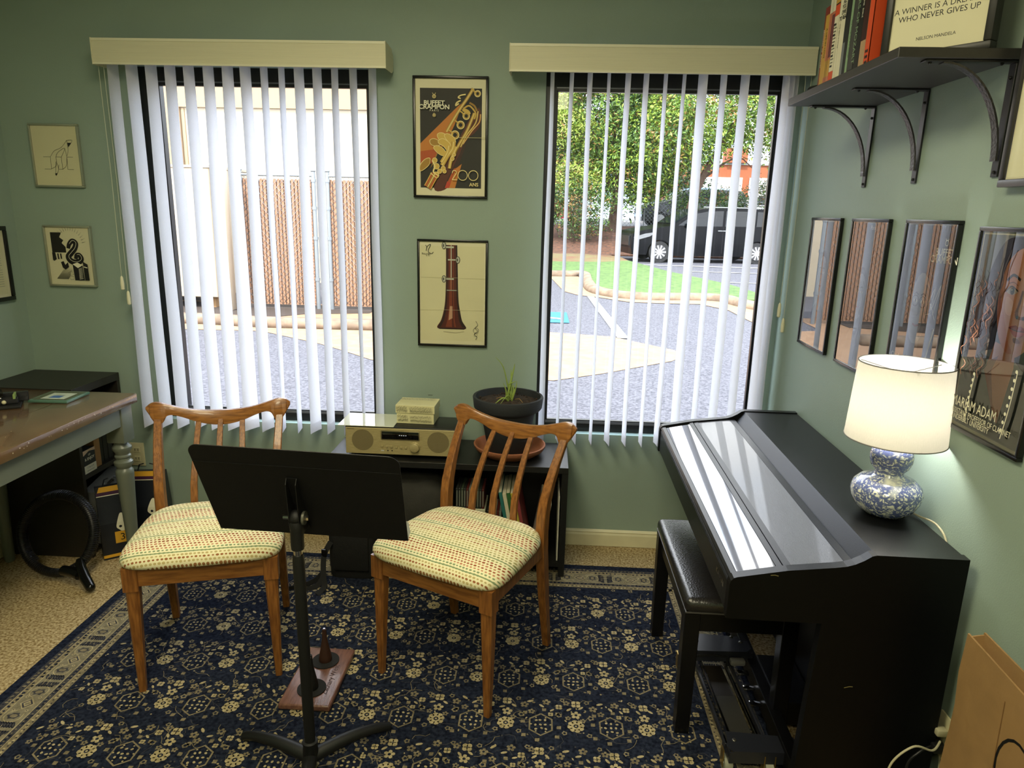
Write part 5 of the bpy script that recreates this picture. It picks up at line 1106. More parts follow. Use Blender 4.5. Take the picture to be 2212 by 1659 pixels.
# bookcase in the corner, open side faces right
bcm = mat('black_brown_bookcase', (34, 31, 26), .45, bump=.25, bs=30, stretch=(2, 30, 30), var=.12)
bcs = thing('corner_bookcase', 'low black brown bookcase in the left corner behind the desk', 'bookcase', (0, 0, 0))
X0, X1, Y0, Y1, ZT_ = -2.390, -1.985, -.349, -.014, .778
for q, nm in (((X0, X1, Y0, Y1, ZT_-.034, ZT_), 'top_board'), ((X0, X1, Y1-.020, Y1, .002, ZT_-.0345), 'side_panel'), ((X0, X1, Y0, Y0+.020, .002, ZT_-.0345), 'side_panel'), ((X0, X0+.008, Y0+.0205, Y1-.0205, .002, ZT_-.0345), 'back_board'), ((X0+.01, X1-.002, Y0+.0205, Y1-.0205, .365, .388), 'shelf'), ((X0+.01, X1-.002, Y0+.0205, Y1-.0205, .03, .05), 'shelf')):
    b = MB(); b.box(*q, bcm, .001, 1); b.build(nm, bcs)
# things in the bookcase
cf = thing('coffee_box', 'dark coffee box lettered SIP & ENJOY on the bookcase shelf under the desk', 'box', (-2.07, -.285, .3884))
b = MB(); b.box(0, .082, -.0405, .0405, 0, .105, mat('navy_black_card', (28, 34, 40), .5), .001, 1); b.build('carton', cf)
p = MB(); p.map = lambda u, v, l: (.0822+.0001*l, u, v); p.rect(-.0405, 0, .0405, .036, inkw); p.poly([(-.0405, .105), (.0405, .105), (.0405, .09), (.0, .097), (-.0405, .083)], mat('peach_card', (206, 176, 140), .6)); p.text('SIP', 0, .076, .013, inkw); p.text('& ENJOY', 0, .058, .017, inkw, bold=.0004); p.text('17 BLACK', 0, .021, .011, inkg); p.text('MEDIUM ROAST', 0, .008, .0072, inkb); p.build('carton_print', cf)
b = MB(); b.box(-2.12, -1.995, -.236, -.196, .3884, .56, mat('brown_card', (164, 124, 76), .8, var=.05), .001, 1); tag(b.build('cardboard_folder'), 'tan cardboard box between coffee box and dark books in the bookcase', 'box')
for k, (y, th) in enumerate(((-.190, .035), (-.152, .030), (-.119, .034))):
    b = MB(); b.box(-2.18, -2.01, y, y+th, .3884, .64, BK('dark_binder', (26, 30, 30)), .002, 1); tag(b.build('binder'), ('dark binder beside the tan cardboard in the corner bookcase', 'dark binder in the middle of three on the bookcase shelf', 'dark binder nearest the wall on the bookcase shelf')[k], 'binder', 'dark binders on the bookcase shelf')
greyf = mat('grey_felt_bag', (98, 100, 100), .9, bump=.3, bs=120, var=.08)
gbg = thing('felt_bag', 'grey felt bag standing in the lower bookcase compartment', 'bag', (0, 0, 0))
b = MB(); rgs = []
for z, k, dy in ((.053, .9, 0), (.12, 1, 0), (.22, 1.02, .005), (.30, 1.0, .01)):
    rgs.append([(-1.992+x*.03*k, -.215+dy+y*.105*k, z+(.045*(y+1)*.5 if z > .25 else 0)) for x, y in ((1, -1), (1.25, -.3), (1.2, .4), (1, 1), (-1, 1), (-1, -1))])
b.loft(rgs, greyf, True, True); b.build('bag_body', gbg)
b = MB(); b.tube([(-1.955, -.235, .31), (-1.945, -.215, .325), (-1.955, -.195, .315)], .006, msb, 8); b.build('handle', gbg)
# gift bags
nvb = mat('navy_gift_bag', (27, 31, 40), .4, var=.08); ybd = mat('yellow_band', (222, 166, 48), .45); ppb = mat('purple_band', (66, 30, 62), .45); nvl = mat('slate_blue_panel', (58, 68, 84), .5); wbd = M_('white', (236, 232, 205))
def gift(label, x, y, rz, w_, h, dp, three, mark):
    t = thing('gift_bag', label, 'bag', (x, y, .0012), rz)
    b = MB(); fl = .012
    b.loft([[(-w_/2, -dp/2, 0), (w_/2, -dp/2, 0), (w_/2, dp/2, 0), (-w_/2, dp/2, 0)], [(-w_/2, -dp/2, h*.5), (w_/2, -dp/2, h*.5), (w_/2, dp/2, h*.5), (-w_/2, dp/2, h*.5)], [(-w_/2-fl*.2, -.012, h), (w_/2+.0, -.010, h), (w_/2+.0, .012, h), (-w_/2-fl*.2, .014, h)]], nvb, False, True); b.build('bag_body', t)
    yy = lambda z: -dp/2+(dp/2-.011)*max(0, (z-h*.5)/(h*.5))
    def art(nm, off=.0006):
        p = MB(); p.map = lambda u, v, l: (u, yy(v)-off-.00015*l, v); return p
    p = art('r'); p.rect(-w_/2, h*.93, w_/2, h, ybd); p.rect(-w_/2, h*.885, w_/2, h*.93, ppb); p.rect(-w_/2, h*.875, w_/2, h*.885, wbd); p.build('rim_band', t)
    p = art('b'); p.rect(-w_/2, .008, w_/2, .022, ybd); p.build('base_band', t)
    if three: p = art('n'); p.rect(-.012, .07, .045, .125, ybd); p.text('3', .018, .082, .045, inkb); p.build('number_tag', t)
    p = art('m'); p.poly([(x_*w_, z_*h) for x_, z_ in spl([(.02, .52), (.12, .62), (.22, .60), (.20, .50), (.30, .42), (.18, .36), (.05, .40), (-.02, .44)], 4, True)], wbd); p.disc(.10*w_, .44*h, .006, nvb); p.build('printed_mark', t)
    for q in (-1, 1):
        b = MB(); b.tube([(q*w_*.28, .0, h-.005), (q*w_*.2, -.004, h+.03), (q*w_*.08, -.004, h+.035)], .003, nvb, 6); b.build('handle', t)
    return t
gift('navy gift bag with a yellow tag numbered 3, left of the desk leg', -1.893, -.300, R(38), .13, .335, .07, True, True)
gift('navy gift bag with yellow rim between desk leg and left chair', -1.835, -.115, R(10), .16, .335, .08, False, True)
# vacuum hose
hz = mat('black_corrugated_hose', (16, 16, 17), .38)
vh = thing('vacuum_hose', 'coiled black corrugated vacuum hose with handle under the desk', 'hose', (-2.015, -.475, .0))
pts = []; rad = []
for i in range(900):
    a = i/900*2*pi*1.82+R(-62); zz = .195+.155*sin(a); xx = .158*cos(a); yy = -.10+.11*(zz/.35)+.028*(i/900); pts.append((xx, yy, zz-.003)); rad.append(.0172+.0014*(1 if i % 4 < 2 else -1))
b = MB(); b.tube(pts, rad, hz, 14); b.build('hose', vh)
e = Vector(pts[0])
glb = mat('glossy_black_plastic', (14, 15, 14), .14)
b = MB(); b.tube([e+Vector((-.03, .0, .0)), e+Vector((.03, -.02, .005)), (.135, -.115, .055)], [.021, .022, .020], glb, 18); b.build('hose_cuff', vh)
b = MB(); b.tube([(.118, -.075, .105), (.135, -.10, .080), (.165, -.125, .050), (.200, -.150, .025)], [.016, .020, .021, .019], glb, 18); b.sphere((.200, -.150, .025), .019, glb, 14); b.build('handle', vh)
# dial gauge fixture and glass coaster on the desk
ig = thing('dial_gauge_jig', 'black bench jig with a round white dial gauge on the desk', 'gauge', (-2.085, -.640, DZ+.0006), R(32))
b = MB(); b.box(-.065, .085, -.035, .075, 0, .010, msb, .002, 1); b.build('base_plate', ig)
b = MB(); b.box(-.035, .075, .005, .035, .0105, .034, mat('dark_machined_metal', (40, 40, 44), .35, metal=.4), .002, 1); b.box(.005, .105, .040, .065, .0105, .046, mat('dark_machined_metal', (40, 40, 44), .35), .002, 1); b.build('clamp_block', ig)
b = MB(); gm = Matrix.Translation((-.030, -.030, .064)) @ Matrix.Rotation(R(-14), 4, 'Z') @ Matrix.Rotation(pi/2, 4, 'X')
b.lathe([(.024, -.024), (.029, -.016), (.030, 0), (.030, .004), (.027, .006), (.0255, .003)], mat('aged_ivory_metal', (196, 188, 150), .3, metal=.3), 36, M=gm); b.build('gauge_case', ig)
b = MB(); b.lathe([(.026, .0032), (.001, .0034)], mat('dial_white', (232, 230, 214), .3), 32, M=gm, caps=False); b.build('dial_face', ig)
p = MB(); p.map = lambda u, v, l: tuple(gm @ Vector((u, v, .0036+.0001*l)))
for k in range(24): a = 2*pi*k/24; p.stroke([(.019*cos(a), .019*sin(a)), (.0215*cos(a), .0215*sin(a))], .0006, inkb)
p.stroke([(0, 0), (-.010, .009)], .0010, inkb); p.disc(0, 0, .002, inkb); p.disc(-.008, .007, .002, inkb); p.build('dial_marks', ig)
b = MB(); b.cyl((-.030, -.034, .010), (-.030, -.034, .036), .003, chrome, 12); b.cyl((-.030, -.030, .094), (-.030, -.030, .106), .004, chrome, 12); b.build('plunger', ig)
b = MB(); b.cyl((-.005, .0, .055), (.025, .012, .055), .017, glb, 20); b.cyl((.02, .01, .034), (.02, .01, .05), .004, chrome, 10); b.build('black_knob', ig)
b = MB(); b.box(.060, .068, -.002, .048, .030, .0475, mat('green_rubber_band', (136, 160, 92), .6), .001, 1); b.build('rubber_band', ig)
for q in ((-.055, -.02, .012), (.0, -.02, .012), (.03, .0, .02)): MB().sphere(q, .008, mat('ivory_plastic', (218, 210, 170), .4), 10).build('adjusting_knob', ig)
gl_ = mat('green_glass_edge', (88, 124, 108), .08, spec=.6)
cst = thing('glass_coaster', 'thick green edged glass photo coaster on the desk', 'coaster', (-1.950, -.470, DZ+.0006), R(2))
b = MB(); b.box(-.078, .078, -.075, .075, 0, .0105, gl_, .002, 2); b.build('glass_block', cst)
p = MB(); p.map = lambda u, v, l: (u, v, .0107+.0001*l); p.rect(-.068, -.066, .068, .066, mat('green_tint', (84, 88, 66), .1)); p.rect(-.045, -.050, .050, .040, mat('pale_label', (206, 216, 196), .2)); p.rect(-.022, -.035, .022, .0, mat('blue_label', (70, 110, 170), .3)); p.text('NORTH', 0, .004, .011, inkb); p.build('photo_insert', cst)
# folded cardboard by the right wall
cb = mat('kraft_cardboard', (150, 116, 72), .8, var=.08, vs=14, bump=.3, bs=30)
kb = thing('folded_carton', 'folded brown cardboard carton leaning on the right wall at the photo corner', 'carton', (0, 0, 0))
def sheet(x0, pts, th, nm):
    b = MB(); b.prism([(x0+(.70-z)*(-.015), y, z) for y, z in pts], (th, 0, 0), cb); b.build(nm, kb)
sheet(.925, [(-1.725, .695), (-1.722, .60), (-1.735, .50), (-1.728, .42), (-1.72, .002), (-2.35, .002), (-2.35, .66)], .004, 'front_sheet')
sheet(.951, [(-1.735, .705), (-1.730, .002), (-2.35, .002), (-2.35, .69)], .004, 'rear_sheet')
b = MB(); b.prism([(.929, -1.727, .69), (.951, -1.735, .70), (.951-.01, -1.73, .02), (.929-.01, -1.722, .02)], (0, -.003, 0), cb); b.build('side_fold', kb)
p = MB(); p.map = lambda u, v, l: (  .9248-(.70-v)*.015-.0003*l, u, v); p.ring(-1.93, .52, .05, .006, msb, .07); p.stroke([(-1.86, .02), (-1.89, .30), (-1.87, .64)], .002, mat('carton_crease', (120, 84, 42), .9)); p.build('handle_hole_edge', kb)
# ================================================================ outside
_mat0 = mat
def mat(name, col=(128, 128, 128), *a, **k):
    if 'col2' in k: k['col2'] = tuple(v*OUTK for v in k['col2'])
    return _mat0(name, tuple(v*OUTK for v in col), *a, **k)
OUTK = .86
def gz(y): return -.2 if y < 12 else (-.2+.25*(y-12)/8 if y < 20 else (.05 if y < 23 else (.05+.95*(y-23)/4.5 if y < 27.5 else 1.0)))
asph = mat('asphalt', (104, 104, 112), .9, col2=(58, 58, 66), vs=38, bump=.8, bs=60)
conc = mat('tan_concrete', (168, 134, 104), .9, col2=(154, 120, 90), vs=6, bump=.3, bs=30)
kerbm = mat('kerb_concrete', (150, 130, 108), .9, col2=(116, 98, 80), vs=5, bump=.5, bs=25)
roadw = mat('white_road_paint', (168, 170, 172), .8, var=.08, vs=8); roadb = mat('blue_road_paint', (26, 108, 140), .8, var=.1, vs=8)
grs = mat('lawn_grass', (92, 122, 56), .95, col2=(64, 94, 40), vs=7, bump=1., bs=30); grs2 = mat('dry_grass', (110, 104, 62), .95, col2=(112, 76, 50), vs=2.2, bump=1., bs=30)
mulch = mat('brown_mulch', (110, 72, 50), .95, col2=(70, 48, 36), vs=9, bump=1., bs=25)
g = MB(); ys = [.14, 12, 20, 23, 27.5, 70]
for i in range(5): g.add([(-26, ys[i], gz(ys[i]+1e-6)), (40, ys[i], gz(ys[i]+1e-6)), (40, ys[i+1], gz(ys[i+1])), (-26, ys[i+1], gz(ys[i+1]))], [(0, 1, 2, 3)], asph)
g.layer = 1; struct(g.build('ground_asphalt'))
def gpoly(pts, m, name, dz=.006, th=0, kind=True):
    """polygon draped on the ground, split at the slope breaks"""
    b = MB(); bm = bmesh.new(); vs = [bm.verts.new((x, y, 0)) for x, y in pts]; bm.faces.new(vs)
    for yy in (12, 20, 23, 27.5): bmesh.ops.bisect_plane(bm, geom=bm.verts[:]+bm.edges[:]+bm.faces[:], plane_co=(0, yy, 0), plane_no=(0, 1, 0))
    bmesh.ops.triangulate(bm, faces=bm.faces[:])
    if th:
        r = bmesh.ops.extrude_face_region(bm, geom=bm.faces[:]); bmesh.ops.translate(bm, vec=(0, 0, th), verts=[v for v in r['geom'] if isinstance(v, bmesh.types.BMVert)])
    for v in bm.verts: v.co.z += gz(v.co.y)+dz
    b.bm(bm, m, False); b.layer = 1; o = b.build(name)
    if kind: struct(o)
    return o
gpoly([(-5.35, 6.55), (-4.12, 6.60), (-3.96, 6.53), (-2.96, 5.80), (-2.53, 5.40), (-2.07, 4.93), (-1.0, 4.35), (.1, 4.17), (.65, 4.58), (1.56, 5.40), (1.80, 5.80), (1.71, 6.14), (.96, 7.04), (.12, 7.24), (-1.2, 7.8), (-2.4, 8.2), (-2.45, 9.6), (-9.5, 9.6), (-9.5, 6.6)], conc, 'ground_concrete')
gpoly([(-3.2, 14.6), (.12, 14.89), (.38, 12.69), (.67, 12.18), (1.1, 11.91), (1.65, 11.25), (2.24, 11.16), (3.09, 11.21), (3.47, 10.4), (3.5, 8.96), (4.6, 8.4), (4.8, 10.4), (4.3, 11.5), (3.0, 12.0), (1.5, 12.4), (1.05, 15.7), (-3.2, 15.4)], conc, 'ground_gutter', .010)
KP = [(-3.2, 15.45), (.15, 15.61), (.98, 15.68), (1.04, 13.96), (1.10, 12.9), (1.33, 12.35), (1.72, 12.0), (2.21, 11.86), (2.99, 12.03), (3.60, 12.03), (3.84, 11.80), (3.92, 11.3), (4.25, 10.5), (5.0, 9.7)]
b = MB(); sp3 = spl(KP, 4); rg_ = []
for i, (x, y) in enumerate(sp3):
    a = sp3[max(0, i-1)]; c = sp3[min(len(sp3)-1, i+1)]; dx, dy = c[0]-a[0], c[1]-a[1]; l = math.hypot(dx, dy) or 1; nx, ny = -dy/l, dx/l
    rg_.append([(x+nx*o_, y+ny*o_, gz(y)+z_) for o_, z_ in ((-.22, -.02), (-.16, .10), (-.08, .14), (.04, .14), (.06, -.02))])
b.loft(rg_, kerbm); b.layer = 1; struct(b.build('kerb_right'))
gpoly([(-3.2, 15.5), (.15, 15.66), (1.02, 15.72), (1.08, 13.96), (1.14, 12.95), (1.36, 12.42), (1.72, 12.08), (2.21, 11.93), (2.99, 12.10), (3.62, 12.10), (3.90, 11.85), (4.0, 11.3), (4.6, 11.0), (4.56, 12.61), (4.3, 13.88), (3.3, 16.26), (2.5, 19.0), (1.6, 18.4), (.3, 18.2), (-3.2, 18.2)], grs, 'ground_lawn', .008, .118)
gpoly([(-3.2, 18.1), (.3, 18.1), (1.6, 18.3), (2.52, 18.9), (2.3, 20.8), (1.2, 21.6), (-3.2, 21.6)], grs2, 'ground_dry_grass', .008, .112)
gpoly([(-12, 21.4), (1.2, 21.4), (2.3, 20.6), (2.2, 22.8), (16, 22.9), (16, 27.4), (-12, 27.4)], mulch, 'ground_mulch', .012, .05)
gpoly([(.87, 12.01), (1.01, 11.97), (1.20, 6.9), (1.04, 6.9)], roadw, 'ground_stripe_long', .012)
gpoly([(4.0, 17.42), (9.0, 17.2), (9.0, 17.30), (4.0, 17.55)], roadw, 'ground_stripe_bay', .012); gpoly([(4.6, 15.05), (9, 14.95), (9, 15.05), (4.6, 15.17)], roadw, 'ground_stripe_bay', .012); gpoly([(2.5, 19.1), (3.4, 18.9), (9, 18.7), (9, 18.95), (3.5, 19.1)], roadw, 'ground_stripe_bay', .012)
gpoly([(-.60, 9.4), (.367, 9.42), (.383, 8.19), (-.60, 8.13)], roadb, 'ground_blue_square', .012); gpoly([(-.1, 8.62), (.28, 8.50), (.30, 8.62), (-.05, 8.80)], roadw, 'ground_blue_mark', .018)
# left kerb
b = MB(); rg_ = []
for x, y in spl([(-10, 7.25), (-5.6, 7.18), (-4.3, 7.03), (-3.3, 7.04), (-2.5, 7.06)], 5): rg_.append([(x, y-.14, -.19), (x, y-.12, -.10), (x, y-.06, -.06), (x, y+.08, -.06), (x, y+.10, -.19)])
b.loft(rg_, kerbm); b.layer = 1; struct(b.build('kerb_left'))
gpoly([(-10, 7.3), (-5.2, 7.3), (-4.6, 7.6), (-4.0, 8.3), (-3.0, 8.6), (-3.0, 9.4), (-10, 9.4)], mat('dark_soil_outside', (62, 50, 42), .95, bump=1., bs=20), 'ground_bare_soil', .012)
# ---- chain link fence with tan slats
galv = mat('galvanised_wire', (150, 156, 158), .4, metal=.5); tslat = mat('tan_privacy_slat', (168, 124, 92), .7, var=.06, vs=4); tdk = mat('slat_shadow_gap', (52, 36, 28), .8)
fe = thing('privacy_fence', 'chain link fence filled with tan vertical slats seen through the left window', 'fence', (0, 0, 0))
FY = 8.95
def fpanel(x0, x1, y0, y1, nm='slat_panel'):
    b = MB(); n_ = int(abs(x1-x0)/.058)
    for i in range(n_):
        x = x0+(x1-x0)*(i+.5)/n_; y = y0+(y1-y0)*(i+.5)/n_; b.box(x-.023, x+.023, y-.004, y+.004, -.13, 1.99, tslat)
    b.box(x0, x1, y0+.012, y0+.016, -.12, 1.97, tdk); b.build(nm, fe)
    b = MB(); n_ = int(abs(x1-x0)/.10)
    for i in range(-20, n_+1):
        for q in (1, -1):
            zz = 0.; xa = x0+i*.10
            if q < 0: xa += 2.1
            z0_, z1_ = -.12, 2.06; xA, xB = xa, xa+q*2.1
            ta = 0; tb = 1
            lo, hi = min(x0, x1), max(x0, x1)
            if q > 0: ta = max(0, (lo-xA)/2.1); tb = min(1, (hi-xA)/2.1)
            else: ta = max(0, (xA-hi)/2.1); tb = min(1, (xA-lo)/2.1)
            if tb <= ta: continue
            b.tube([(xA+(xB-xA)*ta, y0-.012, z0_+(z1_-z0_)*ta), (xA+(xB-xA)*tb, y0-.012, z0_+(z1_-z0_)*tb)], .0028, galv, 4)
    b.layer = 1; b.build('wire_mesh', fe)
fpanel(-5.22, -4.02, FY, FY); fpanel(-3.72, -2.55, FY, FY)
for x in (-5.24, -3.98, -3.74, -2.52):
    b = MB(); b.cyl((x, FY-.02, -.2), (x, FY-.02, 2.12), .034, galv, 14); b.sphere((x, FY-.02, 2.13), .045, galv, 12, (1, 1, .6))
    for z in (.3, 1.0, 1.5, 1.95): b.cyl((x, FY-.02, z), (x, FY-.02, z+.05), .045, galv, 14)
    b.build('post', fe)
for x0, x1 in ((-5.24, -3.98), (-3.74, -2.52)):
    b = MB(); b.cyl((x0, FY-.02, 2.05), (x1, FY-.02, 2.05), .02, galv, 10)
    for i in range(12): xx = x0+(x1-x0)*(i+.5)/12; b.cyl((xx-.01, FY-.02, 2.05), (xx+.01, FY-.02, 2.11), .003, galv, 4)
    b.build('top_rail', fe)
# ---- cream container and column on the left
crm = mat('cream_painted_steel', (196, 178, 152), .6, var=.04, vs=2); rust = mat('rust_stain', (176, 96, 48), .8)
ds = thing('dumpster', 'cream painted steel container on wooden blocks left of the slatted fence', 'container', (0, 0, 0))
b = MB(); b.box(-9.4, -5.62, 8.62, 10.4, .0, 2.13, crm, .01, 1); b.build('body', ds)
b = MB(); b.box(-9.42, -5.60, 8.60, 10.42, 2.131, 2.17, crm); b.build('lid', ds)
b = MB()
for x in (-8.2, -7.0, -6.2): b.box(x, x+.05, 8.585, 8.62, .03, 2.1, crm)
b.build('rib', ds)
for x in (-9.2, -5.95): b = MB(); b.box(x, x+.22, 8.75, 8.95, -.19, -.001, mat('weathered_wood', (170, 130, 86), .9)); b.build('block', ds)
b = MB(); b.box(-5.46, -5.30, 8.42, 8.60, -.19, 2.26, crm, .008, 1)
b.map = lambda u, v, l: (u, 8.4195-.0003*l, v); b.poly([(-5.40, 1.55), (-5.33, 1.58), (-5.31, 1.40), (-5.38, 1.36)], rust); b.layer = 1
tag(b.build('gate_column'), 'cream steel gate column with a rust spot between container and slatted fence', 'post')
# ---- cream building
bw = mat('cream_stucco', (206, 192, 166), .85, var=.02, vs=1.2, bump=.2, bs=20); bt_ = mat('tan_stucco_band', (180, 152, 118), .85, var=.02, vs=1.2)
bd = thing('cream_building', 'long cream stucco building with a tan top band behind the fence', 'building', (0, 0, 0))
b = MB(); b.box(-22, -2.6, 13, 22, -.2, 3.62, bw); b.build('wall', bd)
b = MB(); b.box(-22, -2.55, 12.93, 22, 3.621, 4.13, bt_); b.build('parapet_band', bd)
b = MB(); b.box(-22.05, -2.5, 12.88, 22, 4.131, 4.24, bw); b.build('coping', bd)
b = MB(); b.box(-22, -8.25, 12.93, 13, -.2, 3.62, bt_); b.box(-8.22, -8.16, 12.97, 13, -.2, 3.60, mat('stucco_joint', (190, 160, 124), .9)); b.build('pilaster', bd)
# ---- black van
vb = mat('black_car_paint', (5, 6, 10), .25, spec=.12, coat=.05); vg = mat('dark_car_glass', (20, 26, 32), .08, spec=.35); vr = mat('silver_roof_trim', (150, 154, 154), .3, metal=.3); tyre = mat('tyre_rubber', (26, 26, 27), .8); alloy = mat('alloy_wheel', (206, 206, 206), .3, metal=.4); hl_ = mat('headlamp', (120, 122, 124), .15)
VZ = .052
def vehicle(name, label, cat, loc, rz, paint, L_=5.3, W_=1.95, H_=1.74, wb=3.26, prof=None, roof=None, full=True):
    """local +x runs from nose to tail, near side at y=0"""
    t = thing(name, label, cat, loc, rz)
    pr = prof or [(.05, .25), (.0, .45), (.02, .80), (.10, .93), (.45, 1.02), (1.10, 1.13), (1.35, 1.20), (1.75, 1.46), (2.15, 1.66), (2.45, 1.72), (3.2, 1.74), (4.6, 1.72), (5.0, 1.66), (5.2, 1.30), (5.28, .95), (5.28, .45), (5.2, .28)]
    k = H_/1.74; kx = L_/5.28; pr = [(x*kx, z*k) for x, z in pr]; top = spl(pr[2:-2], 3); pr = pr[:2]+top+pr[-2:]
    def arch(cx): return [(cx+.39*cos(a), .33+.39*sin(a)) for a in [pi*i/8 for i in range(9)]]
    f0, f1 = .93*kx, .93*kx+wb
    poly = pr+[(f1+.42, .26)]+[(x, max(z, .26)) for x, z in arch(f1)]+[(f1-.42, .22), (f0+.42, .22)]+[(x, max(z, .26)) for x, z in arch(f0)]+[(f0-.42, .24)]
    b = MB(); b.prism([(x, 0, z) for x, z in poly], (0, W_, 0), paint); o = b.build('body', t)
    m = o.modifiers.new('b', 'BEVEL'); m.width = .05; m.segments = 3; m.limit_method = 'ANGLE'; m.angle_limit = R(50)
    for fx in (f0, f1):
        for yy in (-.015, W_-.2):
            b = MB(); b.tube([(fx, yy, .335), (fx, yy+.215, .335)], .335, tyre, 36); w_ = b.build('wheel', t)
            if yy < 0:
                b = MB(); b.tube([(fx, yy-.012, .335), (fx, yy+.02, .335)], .225, alloy if not full else mat('rim_dark', (60, 60, 62), .4), 32)
                for q in range(10): a = 2*pi*q/10; b.prism([(fx+.04*cos(a-.5), yy-.013, .335+.04*sin(a-.5)), (fx+.215*cos(a-.10), yy-.013, .335+.215*sin(a-.10)), (fx+.215*cos(a+.12), yy-.013, .335+.215*sin(a+.12)), (fx+.04*cos(a+.5), yy-.013, .335+.04*sin(a+.5))], (0, -.012, 0), alloy)
                b.tube([(fx, yy-.03, .335), (fx, yy, .335)], .06, alloy, 18); b.build('rim', w_)
    if full:
        for pts in ([(1.50, 1.18), (1.86, 1.44), (2.0, 1.52), (2.0, 1.16)], [(2.06, 1.16), (2.06, 1.55), (2.45, 1.63), (2.95, 1.65), (2.95, 1.17)], [(3.03, 1.17), (3.03, 1.65), (4.0, 1.65), (4.0, 1.18)], [(4.08, 1.18), (4.08, 1.65), (4.75, 1.62), (5.0, 1.30), (4.98, 1.2)]):
            b = MB(); b.prism([(x*kx, -.012, z*k) for x, z in pts], (0, .01, 0), vg); b.build('side_window', t)
        b = MB(); b.prism([(1.40, .14, 1.225), (2.10, .22, 1.655), (2.10, W_-.22, 1.655), (1.40, W_-.14, 1.225)], (-.012, 0, .022), vg); b.build('windscreen', t)
        b = MB(); b.box(2.3, 4.9, .02, .06, 1.745, 1.775, vr, .006, 1); b.build('roof_rail', t)
        b = MB(); b.prism([(.06, -.01, .78), (.42, -.012, .90), (.80, -.012, .96), (.60, -.012, .82), (.25, -.012, .72)], (0, .02, 0), hl_); b.build('headlamp', t)
        b = MB(); b.box(-.02, .01, .25, W_-.25, .52, .82, mat('chrome_grille', (120, 122, 124), .2, metal=.9)); b.build('grille', t)
        for x in (2.9, 3.02): b = MB(); b.box(x*kx-.09, x*kx+.09, -.03, -.012, 1.02, 1.045, vr); b.build('door_handle', t)
        b = MB(); b.box(1.75, 1.95, -.18, -.0, 1.10, 1.24, paint, .03, 2); b.build('door_mirror', t)
        b = MB()
        for x in (2.03, 2.99, 4.04): b.box(x*kx-.004, x*kx+.004, -.004, .004, .32, 1.15, tyre)
        b.build('door_seam', t)
    else:
        b = MB(); x0, x1 = (1.6*kx, 4.6*kx); zb = 1.12*k; b.prism([(x0, -.012, zb), (x0+.5*kx, -.012, 1.58*k), (x1-.3, -.012, 1.6*k), (x1, -.012, zb)], (0, .01, 0), vg); b.build('side_window', t)
    return t
vehicle('minivan', 'black minivan parked side on beyond the lawn through the right window', 'van', (2.62, 19.72, VZ), R(9), vb)
redp = mat('red_car_paint', (168, 40, 52), .25, coat=.6); blp = mat('light_blue_car_paint', (150, 180, 200), .2, coat=.6); dkp = mat('dark_suv_paint', (30, 34, 34), .2, coat=.6); whp = mat('white_car_paint', (232, 234, 236), .2, coat=.6)
sed = [(.05, .25), (.0, .45), (.05, .75), (.3, .88), (1.2, .98), (1.6, 1.05), (2.3, 1.40), (2.8, 1.46), (3.6, 1.44), (4.4, 1.10), (5.0, 1.02), (5.2, .85), (5.25, .45), (5.2, .28)]
vehicle('parked_car', 'red car parked beyond the far fence at the left of the right window', 'car', (-3.6, 31, 1.0), R(3), redp, 4.6, 1.8, 1.74, 2.8, sed, None, False)
vehicle('parked_car', 'pale blue car parked behind the red car under the trees', 'car', (-3.8, 37, 1.0), R(3), blp, 4.8, 1.8, 1.8, 2.9, None, None, False)
vehicle('parked_suv', 'dark sports utility car with pale blue roof behind the trees left of the van', 'car', (4.2, 30, 1.0), R(4), dkp, 4.8, 1.9, 1.70, 2.9, None, None, False)
vehicle('parked_car', 'pale blue pickup bodied car behind the dark one, beyond the trees', 'car', (5.2, 36, 1.0), R(4), blp, 5.0, 1.9, 2.0, 3.0, None, None, False)
vehicle('parked_car', 'white car roof showing above the hedge behind the black van', 'car', (8.6, 34, 1.0), R(-6), whp, 4.8, 1.9, 1.75, 2.9, None, None, False)
# far chain link fence
ff = thing('chain_link_fence', 'low grey chain link fence in front of the parked cars beyond the bank', 'fence', (0, 0, 0))
b = MB()
for i in range(150):
    x = -8+i*.16
    for q in (1, -1): b.tube([(x, 27.6, 1.0), (x+q*1.1, 27.6, 2.1)], .006, galv, 3)
b.layer = 1; b.build('wire_mesh', ff)
for i in range(9): b = MB(); b.cyl((-8+3*i, 27.6, .98), (-8+3*i, 27.6, 2.15), .03, galv, 8); b.build('post', ff)
b = MB(); b.cyl((-8, 27.6, 2.12), (16, 27.6, 2.12), .02, galv, 6); b.build('top_rail', ff)
gpoly([(-26, 27.8), (40, 27.8), (40, 60), (-26, 60)], mat('pale_lot_surface', (110, 110, 112), .9, var=.05), 'ground_far_lot', .01)
# orange brick building
br = mat('orange_brick', (160, 88, 52), .85, var=.06, vs=3); gd = mat('white_garage_door', (236, 232, 222), .6)
ob = thing('brick_building', 'low orange brick building with white garage doors far beyond the van', 'building', (0, 0, 0))
b = MB(); b.box(7.6, 30, 45, 55, 1.0, 4.78, br); b.build('wall', ob)
b = MB(); b.box(7.5, 30, 44.9, 55, 4.781, 4.9, mat('grey_coping', (150, 150, 146), .6)); b.build('coping', ob)
b = MB(); b.box(11.3, 12.6, 44.7, 46, 4.91, 5.8, br); b.build('chimney_block', ob)
for x in (9.95, 12.9): b = MB(); b.box(x, x+2.5, 44.93, 44.99, 1.0, 4.0, gd); b.build('garage_door', ob)
